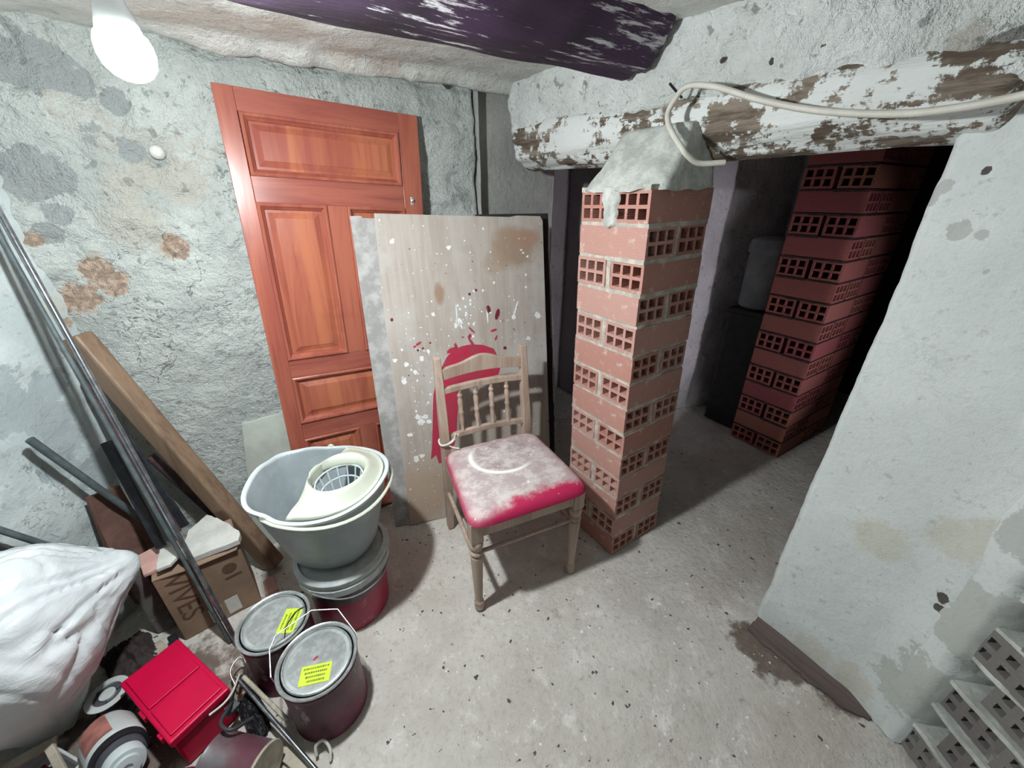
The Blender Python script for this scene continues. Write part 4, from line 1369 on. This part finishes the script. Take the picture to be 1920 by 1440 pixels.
# ------------------------------------------------------------------ two paint cans
def paint_can(loc, rz, label, lab_c, lab_rot, rad=0.097, hh=0.20):
    e = empty('paint_can', (loc[0], loc[1], 0), rz, label, 'paint can', 'maroon paint cans on the floor')
    m = MB()
    m.lathe([(rad - 0.006, 0.0), (rad - 0.003, 0.002), (rad - 0.003, 0.006), (rad - 0.005, 0.009), (rad - 0.004, hh - 0.022), (rad - 0.001, hh - 0.018), (rad - 0.001, hh - 0.012), (rad - 0.004, hh - 0.008), (rad - 0.003, hh - 0.003), (rad, hh), (rad - 0.006, hh - 0.002), (rad - 0.012, hh - 0.012), (0.0, hh - 0.012)], 48)
    m.build('body', M_can, e, smooth=40)
    m = MB()
    m.lathe([(rad, hh - 0.004), (rad + 0.001, hh), (rad - 0.001, hh + 0.002), (rad - 0.006, hh + 0.001), (rad - 0.009, hh - 0.004), (rad - 0.012, hh - 0.004), (rad - 0.014, hh + 0.001), (rad - 0.017, hh + 0.0015), (rad - 0.019, hh - 0.003)], 48)
    m.build('rim', M_tinrim, e, smooth=50)
    m = MB()
    m.lathe([(rad - 0.0185, hh - 0.006), (rad - 0.0185, hh - 0.0025), (rad - 0.026, hh - 0.0025), (rad - 0.028, hh - 0.004), (0.0, hh - 0.0035)], 48)
    m.build('lid', M_tin, e, smooth=30)
    ml = Matrix.Translation((lab_c[0], lab_c[1], hh - 0.0025)) @ Matrix.Rotation(lab_rot, 4, 'Z')
    m = MB()
    m.box((0, 0, 0.0003), (0.072, 0.046, 0.0008), ml)
    sl = m.build('label_sticker', M_yellow, e)
    sl['label'] = 'small fluorescent yellow sticker with printed lines'
    m = MB()
    rnd = random.Random(int(loc[0] * 1000))
    for r_ in range(4):
        x = -0.030 + 0.004 * r_
        while x < 0.029 - 0.002 * r_:
            wv = rnd.uniform(0.0015, 0.004)
            m.box((x + wv / 2, 0.015 - 0.010 * r_, 0.0011), (wv, rnd.uniform(0.0035, 0.0055), 0.0003), ml)
            x += wv + 0.0014
    m.build('sticker_print', M_ink, sl)
    return e
canA = paint_can((-0.096, 0.784), 0, 'nearer maroon paint can with a wire handle and yellow sticker', (-0.010, -0.036), R(-20))
canB = paint_can((-0.183, 0.958), 0, 'maroon paint can behind the wire-handled one, next to the cardboard box', (0.038, -0.022), R(-118), 0.093)
m = MB()
m.tube([(-0.101, 0.010, 0.180), (-0.104, 0.012, 0.203), (-0.098, 0.070, 0.225), (-0.082, 0.100, 0.228), (0.010, 0.122, 0.232), (0.072, 0.095, 0.222), (0.101, 0.020, 0.185)], 0.0016, 7)
m.build('wire_handle', M_wire, canA, smooth=20)
for s in (-1, 1):
    m = MB()
    m.lathe([(0.0, 0.0), (0.009, 0.0), (0.007, 0.004), (0.0, 0.005)], 12, Matrix.Translation((s * 0.095, 0.014, 0.180)) @ Matrix.Rotation(s * R(90), 4, 'Y'))
    m.build('handle_ear', M_tinrim, canA, smooth=40)
m = MB()
blob_v = []
m.lathe([(0.0, 0.0012), (0.006, 0.001), (0.008, 0.0)], 12, Matrix.Translation((-0.004, 0.004, 0.1965)) @ Matrix.Rotation(0.5, 4, 'Z'), 1.0, 0.6)
m.build('paint_drop', M_redpaint, canA, smooth=60)
m = MB()
m.tube(smooth_path([(0.020, -0.072, 0.199), (0.030, -0.035, 0.201), (0.058, -0.006, 0.203), (0.085, -0.002, 0.200)], 5), 0.0013, 6)
m.build('wire_handle', M_iron, canB, smooth=30)

# ------------------------------------------------------------------ cardboard box, slabs on top
bx = empty('cardboard_box', (-0.362, 1.298, 0), R(8), 'brown cardboard box lettered VIVES in the corner, stone slabs on top', 'box')
bw, bdp, bh = 0.215, 0.142, 0.275
m = MB(); m.box((0, 0, bh / 2), (bw, bdp, bh))
m.build('body', M_card, bx, bevel=0.003)
m = MB(); m.add([(-bw / 2, -bdp / 2 - 0.001, bh), (bw / 2, -bdp / 2 - 0.001, bh), (bw / 2 - 0.01, -bdp / 2 - 0.014, bh - 0.012), (-bw / 2 + 0.09, -bdp / 2 - 0.010, bh - 0.010), (-bw / 2, -bdp / 2, bh - 0.004), (bw / 2, -bdp / 2, bh - 0.004)], [(0, 3, 2, 1), (4, 5, 2, 3)])
m.build('flap', M_card, bx)
def text_mesh(txt, size, depth, M4, mat, name, parent):
    cu = bpy.data.curves.new('lettering', 'FONT')
    cu.body = txt
    cu.size = size
    cu.extrude = depth
    cu.resolution_u = 3
    to = bpy.data.objects.new('lettering_tmp', cu)
    col.objects.link(to)
    bpy.context.view_layer.update()
    dg = bpy.context.evaluated_depsgraph_get()
    me = bpy.data.meshes.new_from_object(to.evaluated_get(dg))
    bpy.data.objects.remove(to, do_unlink=True)
    me.transform(M4)
    me.materials.clear()
    me.materials.append(mat)
    o_ = bpy.data.objects.new(name, me)
    col.objects.link(o_)
    o_.parent = parent
    return o_
# text runs down the face: local x -> -z
Mt = Matrix.Translation((-0.088, -bdp / 2 - 0.0006, 0.262)) @ Matrix(((0, 1, 0, 0), (0, 0, -1, 0), (-1, 0, 0, 0), (0, 0, 0, 1)))
text_mesh('VIVES', 0.078, 0.0004, Mt, M_card_dark, 'lettering', bx)
m = MB()
m.box((-0.012, -bdp / 2 - 0.0008, 0.040), (0.034, 0.0012, 0.062))
m.build('tape_patch', M_tape, bx)
m = MB()
m.box((0.035, -bdp / 2 - 0.0008, 0.045), (0.036, 0.0012, 0.064))
m.build('tape_patch', M_tape, bx)
m = MB()
m.lathe([(0.0, 0.0006), (0.020, 0.0006), (0.020, 0.0)], 18, Matrix.Translation((0.062, -bdp / 2 - 0.0002, 0.195)) @ Matrix.Rotation(R(90), 4, 'X'))
m.box((0.065, -bdp / 2 - 0.0006, 0.160), (0.045, 0.0009, 0.009))
m.build('printed_mark', M_card_dark, bx)

def slab(name, pts, z0, z1, mat, label, cat, tilt=None, group=None, amp=0.006, seed=1.0):
    P = []
    for i in range(len(pts)):
        a, b = pts[i], pts[(i + 1) % len(pts)]
        for k in range(4):
            t = k / 4
            x, y = a[0] + (b[0] - a[0]) * t, a[1] + (b[1] - a[1]) * t
            q = noise.noise_vector(Vector((x * 30, y * 30, seed)))
            P.append((x + (q.x * amp if k else 0), y + (q.y * amp if k else 0)))
    c = (sum(p[0] for p in pts) / len(pts), sum(p[1] for p in pts) / len(pts))
    m = MB()
    m.prism([(p[0] - c[0], p[1] - c[1]) for p in P], 0.0, z1 - z0)
    o_ = m.build(name, mat, None, bevel=0.0015)
    o_.location = (c[0], c[1], z0)
    if tilt: o_.rotation_euler = tilt
    tag(o_, label, cat, group)
    return o_
slab('stone_slab', [(-0.378, 1.365), (-0.330, 1.418), (-0.298, 1.380), (-0.238, 1.275), (-0.24, 1.232), (-0.375, 1.225), (-0.392, 1.25)], 0.276, 0.296, M_stone, 'larger broken whitish slab lying on top of the cardboard box', 'slab')
slab('stone_slab', [(-0.440, 1.350), (-0.400, 1.295), (-0.390, 1.240), (-0.405, 1.216), (-0.437, 1.214)], 0.2975, 0.309, M_stone, 'small triangular whitish slab at the left corner of the box top', 'slab', seed=4.0)
slab('tile', [(-0.505, 1.335), (-0.440, 1.362), (-0.424, 1.250), (-0.476, 1.238)], 0.2765, 0.288, M_tilepink, 'pink terracotta tile sticking out left of the cardboard box', 'tile', seed=9.0)
tl = MB()
tl.box((-0.512, 1.315, 0.1375), (0.05, 0.055, 0.275))
tag(tl.build('brick_block', M_brick_grey, None, bevel=0.004, origin=(-0.512, 1.325, 0)), 'dusty upright brick under the pink tile beside the box', 'brick')
slab('stone_slab', [(-0.235, 1.30), (-0.20, 1.31), (-0.19, 1.24), (-0.232, 1.235)], 0.0, 0.024, M_tilepink, 'pinkish tile scrap on the floor right of the cardboard box', 'tile', seed=6.0)

# brown tile leaning on the left wall
def quad_plate(name, pts, th, nrm, mat, label, cat):
    nv = Vector(nrm).normalized()
    c = sum((Vector(p) for p in pts), Vector()) / len(pts)
    m = MB()
    k = len(pts)
    m.add([tuple(Vector(p) - c) for p in pts] + [tuple(Vector(p) - c - nv * th) for p in pts],
          [tuple(range(k)), tuple(reversed(range(k, 2 * k)))] + [(i, k + i, k + (i + 1) % k, (i + 1) % k) for i in range(k)])
    o_ = m.build(name, mat, None, bevel=0.0015)
    o_.location = c
    tag(o_, label, cat)
    return o_
quad_plate('brown_tile', [(-0.565, 1.425, 0.478), (-0.515, 1.495, 0.452), (-0.488, 1.435, 0.22), (-0.510, 1.40, 0.10), (-0.56, 1.34, 0.10), (-0.585, 1.39, 0.215)], 0.012, LN, M_tilebrown, 'brown tile leaning on the left wall behind the pipes', 'tile')

# ------------------------------------------------------------------ tubes, bars and planks in the left corner
def rod(name, a, b, r, mat, label, cat, n=12, hollow=False, group=None):
    a, b = Vector(a), Vector(b)
    m = MB()
    pts = [a.lerp(b, i / 6) for i in range(7)]
    m.tube([p - a for p in pts], r, n)
    if hollow:
        d = (b - a).normalized()
        m.tube([b - a, b - a + d * 0.0005], [r * 0.999, r * 0.7], n, cap=False)
        m.tube([b - a + d * 0.0005, b - a - d * 0.03], r * 0.7, n)
    o_ = m.build(name, mat, None, smooth=50)
    o_.location = a
    tag(o_, label, cat, group)
    return o_
rod('steel_tube', (-0.316, 1.105, 0.008), (-0.494, 1.556, 1.42), 0.0072, M_steel, 'long shiny steel tube leaning into the left corner across the box', 'tube')
rod('steel_tube', (-0.338, 1.128, 0.006), (-0.508, 1.540, 1.36), 0.006, M_iron_grey, 'thinner dark tube lying alongside the long steel tube in the corner', 'tube')
rod('iron_pipe', (-0.482, 1.452, 0.30), (-0.588, 1.387, 0.712), 0.0095, M_iron_grey, 'short grey pipe leaning on the left wall, upper end free', 'pipe', hollow=True)
rod('black_pipe', (-0.598, 1.365, 0.215), (-0.753, 1.235, 0.62), 0.014, M_iron, 'thick black pipe on the left wall just above the white sack', 'pipe', hollow=True)
rod('black_pipe', (-0.566, 1.372, 0.235), (-0.716, 1.242, 0.660), 0.008, M_iron_grey, 'thin dark pipe lying beside the thick black pipe above the sack', 'pipe')
def flat(name, a, b, w_, t_, wd, mat, label, cat):
    a, b = Vector(a), Vector(b)
    m = MB()
    m.bar((0, 0, 0), b - a, w_, t_, wd)
    o_ = m.build(name, mat, None, bevel=min(t_, w_) * 0.15)
    o_.location = a
    tag(o_, label, cat)
    return o_
flat('iron_bar', (-0.388, 1.385, 0.300), (-0.476, 1.548, 0.66), 0.030, 0.010, (0.9, -0.1, 0.3), M_iron, 'black flat iron bar with a square end above the stone slab', 'bar')
flat('iron_bar', (-0.432, 1.300, 0.315), (-0.487, 1.470, 0.62), 0.026, 0.010, (0.9, -0.1, 0.3), M_iron, 'black flat bar left of the square-ended one, ending on the pink tile', 'bar')
flat('maroon_bar', (-0.398, 1.352, 0.31), (-0.497, 1.560, 0.78), 0.020, 0.010, (0.9, -0.2, 0.3), M_rust, 'maroon rusty bar leaning between the two black bars', 'bar')
rod('rusty_pipe', (-0.325, 1.50, 0.22), (-0.432, 1.548, 0.500), 0.0145, M_rust, 'short rusty pipe beside the leaning wooden batten', 'pipe', hollow=True)
rod('white_batten', (-0.300, 1.51, 0.215), (-0.398, 1.575, 0.51), 0.005, M_strip, 'thin pale stick between rusty pipe and wooden batten', 'stick')
flat('wooden_batten', (-0.195, 1.370, 0.018), (-0.462, 1.540, 0.925), 0.066, 0.050, (0.75, -0.60, 0.2), M_plank, 'thick old brown wooden batten leaning on the back wall', 'plank')

# ------------------------------------------------------------------ white sack
def make_sack(loc):
    import bmesh
    bm = bmesh.new()
    bmesh.ops.create_icosphere(bm, subdivisions=6, radius=1.0)
    tip = Vector((0.90, 0.38, 0.18)).normalized()
    t1 = tip.cross(Vector((0, 0, 1))).normalized()
    t2 = tip.cross(t1)
    for v in bm.verts:
        d = v.co.normalized()
        # slack, slightly boxy ellipsoid
        k = (abs(d.x) ** 2.6 + abs(d.y) ** 2.6 + abs(d.z) ** 2.6) ** (-1 / 2.6)
        p = Vector((d.x * 0.215, d.y * 0.205, d.z * 0.245)) * (0.45 + 0.55 * k)
        if p.z < 0: p.z *= 1.30
        if p.z < -0.29: p.z = -0.29 + (p.z + 0.29) * 0.5
        ca = d.dot(tip)
        p += tip * 0.060 * math.exp(-((1 - ca) / 0.05))
        ang = math.atan2(d.dot(t2), d.dot(t1))
        dist = math.acos(max(-1, min(1, ca)))
        # creases radiating from the pulled corner
        e = noise.noise(Vector((math.cos(ang) * 3.4 + 1.3, math.sin(ang) * 3.4, dist * 0.7 + 2)))
        cr = max(0.0, 1 - abs(e) * 5.0) ** 1.5
        fall = sm(0.10, 0.35, dist) * sm(1.9, 0.7, dist)
        p -= d * 0.022 * cr * fall
        e2 = noise.noise(Vector((d.x * 2.6 + d.z * 1.4, d.y * 2.6, d.z * 1.2 + 4)))
        p -= d * 0.007 * max(0.0, 1 - abs(e2) * 5.0) ** 2
        e3 = noise.noise(Vector((d.x * 6 + 2, d.y * 6 + d.z * 3, d.z * 4)))
        p -= d * 0.002 * max(0.0, 1 - abs(e3) * 4.0)
        p += d * 0.014 * noise.noise(d * 2.0)
        tp = 0.46 + 0.54 * sm(-0.30, 0.06, p.z)
        p.x *= tp
        p.y *= tp
        w_ = p + loc
        q = (w_ - L0).dot(LN)
        if q < 0.07: w_ += LN * (0.07 - q)
        if w_.z < 0.004: w_.z = 0.004
        v.co = w_ - loc
    me = bpy.data.meshes.new('plastic_sack')
    bm.to_mesh(me)
    bm.free()
    me.shade_smooth()
    me.materials.append(M_bag)
    o_ = bpy.data.objects.new('plastic_sack', me)
    col.objects.link(o_)
    return o_
SACK = Vector((-0.715, 1.115, 0.312))
sk = make_sack(SACK)
sk.location = SACK
tag(sk, 'big crumpled white plastic sack at the left edge', 'sack')
# ------------------------------------------------------------------ clutter in the lower left corner
# red case
rc = [Vector((-0.437, 1.116, 0)), Vector((-0.312, 0.890, 0)), Vector((-0.417, 0.807, 0)), Vector((-0.546, 1.048, 0))]
cc = sum(rc, Vector()) / 4
ax = ((rc[1] - rc[0]) + (rc[2] - rc[3])).normalized()
case = empty('red_case', (cc.x, cc.y, 0.0), math.atan2(ax.y, ax.x), 'bright red plastic case lying in front of the cardboard box', 'case')
LX, LY, TZ = 0.262, 0.134, 0.130
m = MB(); m.box((0, 0, 0.055), (LX - 0.012, LY - 0.012, 0.105)); m.build('body', M_redplastic, case, bevel=0.006)
m = MB(); m.box((0, 0, 0.116), (LX, LY, 0.022)); lid = m.build('lid', M_redplastic, case, bevel=0.004)
for (lx, lw) in ((-0.21, 0.50), (0.26, 0.38)):
    m = MB()
    m.box((LX * lx, 0, TZ - 0.0005), (LX * lw, LY - 0.020, 0.006))
    m.build('raised_panel', M_redplastic, lid, bevel=0.002)
for (lx, lw) in ((0.0, 0.03), (0.09, 0.02)):
    m = MB()
    m.box((lx, -LY / 2 - 0.003, 0.112), (lw, 0.006, 0.020))
    m.build('latch', M_redplastic, lid, bevel=0.002)
# reel
rl = empty('plastic_reel', (-0.592, 1.066, 0.0), 0.4, 'grey-white plastic reel between the sack and the red case', 'reel')
m = MB(); m.lathe([(0.030, 0.119), (0.044, 0.118), (0.046, 0.122), (0.046, 0.128), (0.041, 0.130), (0.031, 0.130), (0.030, 0.127), (0.030, 0.119)], 32, caps=False); m.build('flange', M_white, rl, smooth=40)
m = MB(); m.lathe([(0.046, 0.0), (0.046, 0.006), (0.031, 0.008), (0.031, 0.118), (0.0, 0.118)], 32); m.build('core', M_dgrey, rl, smooth=40)
m = MB(); m.lathe([(0.017, 0.117), (0.017, 0.129), (0.012, 0.131), (0.0, 0.129)], 20); m.build('hub', M_white, rl, smooth=40)
for a in range(3):
    m = MB()
    m.box((0.026, 0, 0.125), (0.020, 0.008, 0.004), Matrix.Rotation(R(120 * a), 4, 'Z'))
    m.build('spoke', M_dgrey, rl)
rl.location = (-0.598, 1.085, 0.0); rl.scale = (1, 1, 0.55)
# capped white canister lying, black collar towards the viewer
cdir = (Vector((-0.485, 0.79, 0.115)) - Vector((-0.585, 0.985, 0.055))).normalized()
zax = cdir
xax = zax.cross(Vector((0, 0, 1))).normalized()
yax = zax.cross(xax)
Mc = Matrix(((xax.x, yax.x, zax.x, -0.588), (xax.y, yax.y, zax.y, 0.990), (xax.z, yax.z, zax.z, 0.062), (0, 0, 0, 1)))
cn = empty('canister', (0, 0, 0), 0, 'white canister with black collar and white cap, lying at the lower left', 'canister', M=Mc)
m = MB(); m.lathe([(0.0, 0.0), (0.030, 0.002), (0.045, 0.012), (0.052, 0.035), (0.053, 0.115), (0.050, 0.120), (0.0, 0.120)], 36); m.build('body', M_white, cn, smooth=40)
m = MB(); m.lathe([(0.046, 0.118), (0.0515, 0.122), (0.0515, 0.138), (0.047, 0.140), (0.044, 0.140)], 36); m.build('collar', M_black, cn, smooth=40)
m = MB(); m.lathe([(0.044, 0.136), (0.043, 0.156), (0.034, 0.158)], 36); m.build('neck', M_dgrey, cn, smooth=40)
m = MB(); m.lathe([(0.037, 0.154), (0.038, 0.182), (0.035, 0.186), (0.026, 0.186), (0.025, 0.194), (0.010, 0.195), (0.009, 0.190), (0.0, 0.190)], 36); m.build('cap', M_rimwhite, cn, smooth=40)
m = MB()
vs, fs = [], []
for j in range(9):
    for i in range(9):
        a = R(255 + 62 * i / 8 + 8 * noise.noise(Vector((i, j, 2))))
        z = 0.018 + 0.088 * j / 8 + 0.006 * noise.noise(Vector((i, j, 5)))
        r_ = 0.0545 - 0.012 * max(0, (0.03 - z) / 0.03)
        vs.append((r_ * math.cos(a), r_ * math.sin(a), z))
for j in range(8):
    for i in range(8):
        k = j * 9 + i
        fs.append((k, k + 1, k + 10, k + 9))
m.add(vs, fs)
m.build('torn_label', M_rag, cn, smooth=60)

# magenta cloth heap
def cloth_heap(name, c, rx, ry, hz, mat, label, cat, seed, rot=0.0):
    n = 40
    vs, fs = [], []
    for j in range(n + 1):
        for i in range(n + 1):
            a, b = 2 * i / n - 1, 2 * j / n - 1
            rr = math.hypot(a, b)
            k = 1 + 0.22 * noise.noise(Vector((a * 1.5 + seed, b * 1.5, 0)))
            z = hz * max(0.0, 1 - rr ** 2 / 1.3) * (0.75 + 0.5 * noise.fractal(Vector((a * 2 + seed, b * 2, 3)), 0.9, 2.1, 3)) + 0.012 * (1 - abs(noise.noise(Vector((a * 4 + seed, b * 4, 8))))) ** 2
            x, y = a * rx * k, b * ry * k
            vs.append((x * math.cos(rot) - y * math.sin(rot), x * math.sin(rot) + y * math.cos(rot), max(0.002, z)))
    for j in range(n):
        for i in range(n):
            q = j * (n + 1) + i
            fs.append((q, q + 1, q + n + 2, q + n + 1))
    m = MB()
    m.add(vs, fs)
    o_ = m.build(name, mat, None, smooth=80)
    o_.location = c
    tag(o_, label, cat)
    return o_
cloth_heap('magenta_cloth', (-0.462, 0.765, 0.0), 0.085, 0.062, 0.080, M_magenta, 'crumpled dark magenta cloth below the red case', 'cloth', 3.0, -0.4)
cloth_heap('added_dark_heap', (-0.585, 1.228, 0.0), 0.055, 0.085, 0.045, M_darkheap, 'added dark brown crumpled heap darkening the floor between sack and cardboard box', 'heap', 5.0, 0.55)  # heap added only to darken the floor here
cloth_heap('black_bag', (-0.280, 0.860, 0.0), 0.026, 0.066, 0.056, M_black, 'crumpled black plastic between the red case and the cans', 'plastic', 8.0, 0.2)
# lying tin, mouth to the right
ta = Vector((-0.395, 0.775, 0.062)); tb = Vector((-0.262, 0.655, 0.062))
zax = (tb - ta).normalized(); xax = zax.cross(Vector((0, 0, 1))).normalized(); yax = zax.cross(xax)
Mtin = Matrix(((xax.x, yax.x, zax.x, ta.x + 0.040), (xax.y, yax.y, zax.y, ta.y - 0.010), (xax.z, yax.z, zax.z, 0.064), (0, 0, 0, 1)))
tin = empty('lying_tin', (0, 0, 0), 0, 'empty pinkish-grey tin lying on its side at the bottom edge', 'tin', M=Mtin)
m = MB(); m.lathe([(0.058, 0.0), (0.062, 0.004), (0.060, 0.010), (0.060, 0.130), (0.062, 0.134), (0.058, 0.134), (0.056, 0.130), (0.056, 0.006), (0.0, 0.005)], 40); m.build('shell', M_cylpink, tin, smooth=40)
m = MB(); m.lathe([(0.055, 0.131), (0.0625, 0.131), (0.0635, 0.134), (0.0615, 0.137), (0.056, 0.136)], 40); m.build('lip', M_cream2, tin, smooth=50)
# shallow broken white tray at the very corner
tr = empty('white_tray', (-0.742, 0.925, 0.0), 0.7, 'broken whitish tray with magenta paint in the bottom left corner', 'tray')
m = MB()
m.box((0, 0, 0.012), (0.20, 0.14, 0.006))
for (c_, s_) in (((0, -0.07, 0.035), (0.20, 0.006, 0.05)), ((0, 0.07, 0.035), (0.20, 0.006, 0.05)), ((-0.10, 0, 0.035), (0.006, 0.14, 0.05)), ((0.10, 0, 0.035), (0.006, 0.14, 0.05))):
    m.box(c_, s_)
m.build('body', M_white, tr, bevel=0.002)
m = MB(); m.box((0.0, 0.0, 0.018), (0.15, 0.10, 0.005)); m.build('paint_residue', M_magenta, tr, bevel=0.002)
# pale sticks beside the canister
flat('pale_stick', (-0.672, 0.985, 0.100), (-0.592, 0.815, 0.050), 0.016, 0.010, (1, 0, 0.2), M_cream2, 'pale stick along the left side of the canister', 'stick')
flat('pale_stick', (-0.775, 1.005, 0.075), (-0.670, 1.005, 0.085), 0.022, 0.008, (0, 1, 0.2), M_cream2, 'short pale stick crossing below the white sack', 'stick')
# metal strip, wooden strip and wires on the floor by the cans
flat('wooden_strip', (-0.222, 0.730, 0.008), (-0.118, 0.565, 0.008), 0.030, 0.010, (1, 0.5, 0), M_strip, 'pale wooden strip on the floor in front of the nearer can', 'strip')
rod('metal_rod', (-0.300, 0.930, 0.092), (-0.140, 0.605, 0.024), 0.005, M_steel, 'dull metal rod over the black plastic, pointing to the bottom edge', 'rod')
rod('bamboo_stick', (-0.282, 0.915, 0.098), (-0.195, 0.755, 0.072), 0.0055, M_cream2, 'thin yellowish stick above the metal rod', 'stick')
def wire(name, pts, r, mat, label, cat='wire'):
    P = smooth_path(pts, 6)
    o0 = Vector(P[0])
    m = MB()
    m.tube([p - o0 for p in P], r, 7)
    o_ = m.build(name, mat, None, smooth=60)
    o_.location = o0
    tag(o_, label, cat)
    return o_
wire('wire_loop', [(-0.315, 0.945, 0.03), (-0.325, 0.990, 0.05), (-0.300, 1.015, 0.055), (-0.290, 0.985, 0.04), (-0.288, 0.955, 0.02)], 0.0022, M_wire, 'thin wire loop at the corner of the red case')
wire('wire_loop', [(-0.152, 0.672, 0.012), (-0.148, 0.684, 0.030), (-0.130, 0.684, 0.034), (-0.120, 0.664, 0.022), (-0.125, 0.646, 0.006)], 0.0038, M_cable, 'small white cable loop at the foot of the nearer can')
wire('black_cable', [(-0.305, 0.980, 0.02), (-0.306, 0.905, 0.085), (-0.310, 0.848, 0.108), (-0.322, 0.800, 0.132), (-0.300, 0.768, 0.135), (-0.262, 0.785, 0.110)], 0.0045, M_cable_dark, 'black cable curling past the corner of the red case', 'cable')
wire('pale_cable', [(-0.292, 0.930, 0.095), (-0.300, 0.868, 0.125), (-0.318, 0.845, 0.130), (-0.345, 0.830, 0.137)], 0.0028, M_cable, 'thin pale cable hanging down beside the red case', 'cable')
m = MB(); m.box((0, 0, 0), (0.030, 0.022, 0.020)); o = m.build('connector', M_iron_grey, None, bevel=0.003); o.location = (-0.312, 0.855, 0.085); o.rotation_euler = (0.3, 0.2, 0.7)
tag(o, 'small blue-grey plug on the black plastic', 'plug')
# bits on the floor under the box and sack
flat('pale_offcut', (-0.535, 1.235, 0.01), (-0.465, 1.12, 0.01), 0.035, 0.016, (1, 0.6, 0), M_cream2, 'dusty pale offcut on the floor between sack and cardboard box', 'offcut')
flat('dark_offcut', (-0.487, 1.228, 0.02), (-0.462, 1.155, 0.02), 0.022, 0.03, (1, 0.6, 0), M_black, 'black offcut against the lower left of the cardboard box', 'offcut')

# ------------------------------------------------------------------ cable on the lintel
wire('electric_cable', [(1.045, 0.655, 1.352), (0.995, 0.690, 1.350), (0.960, 0.702, 1.366), (0.945, 0.712, 1.383), (0.950, 0.745, 1.413), (0.962, 0.776, 1.443), (0.972, 0.788, 1.468), (0.980, 0.780, 1.493), (0.990, 0.757, 1.517), (1.002, 0.690, 1.506), (1.020, 0.595, 1.470), (1.035, 0.498, 1.440), (1.045, 0.413, 1.422), (1.050, 0.338, 1.412), (1.052, 0.288, 1.410), (1.050, 0.236, 1.412), (1.045, 0.180, 1.418), (1.03, 0.05, 1.44), (1.00, -0.15, 1.47)], 0.0068, M_cable, 'thick cream cable looped over the whitewashed log and across the right wall', 'cable')
rod('nail', (1.03, 0.80, 1.505), (0.965, 0.79, 1.525), 0.003, M_iron, 'dark nail holding the cable loop on the log', 'nail')
# stone knob set in the back wall
m = MB()
m.lathe([(0.0, 0.018), (0.010, 0.016), (0.017, 0.008), (0.019, -0.01)], 14, Matrix.Rotation(R(90), 4, 'X'))
o = m.build('wall_stone', M_stone, None, smooth=60); o.location = (-0.150, 1.604, 1.388)
tag(o, 'small round stone knob sticking out of the back wall', 'stone')

# ------------------------------------------------------------------ things in the back room
m = MB()
e = empty('black_cabinet', (2.42, 1.075, 0), 0.0, 'black cabinet in the dark back room, behind the brick pillar', 'cabinet')
m.box((0, 0, 0.345), (0.42, 0.20, 0.69)); m.build('body', M_black, e, bevel=0.01)
m = MB(); m.box((0, 0, 0.70), (0.44, 0.215, 0.022)); m.build('top', M_black, e, bevel=0.004)
e = empty('grey_tank', (2.34, 1.085, 0.712), 0.0, 'grey round tank with a ridged lid standing on the black cabinet', 'tank')
m = MB(); m.lathe([(0.095, 0.0), (0.106, 0.01), (0.112, 0.30), (0.108, 0.31), (0.0, 0.31)], 40); m.build('body', M_tank, e, smooth=40)
m = MB(); m.lathe([(0.118, 0.29), (0.121, 0.30), (0.121, 0.33), (0.116, 0.336), (0.116, 0.35), (0.108, 0.36), (0.05, 0.372), (0.0, 0.372)], 40); m.build('lid', M_tank, e, smooth=40)
wire('vertical_pipe', [(2.52, 1.10, 0.713), (2.52, 1.10, 1.0), (2.52, 1.10, 1.2), (2.515, 1.10, 1.4), (2.50, 1.10, 1.52), (2.47, 1.10, 1.62)], 0.040, M_pipe_room, 'fat grey pipe rising behind the tank to the ceiling', 'pipe')
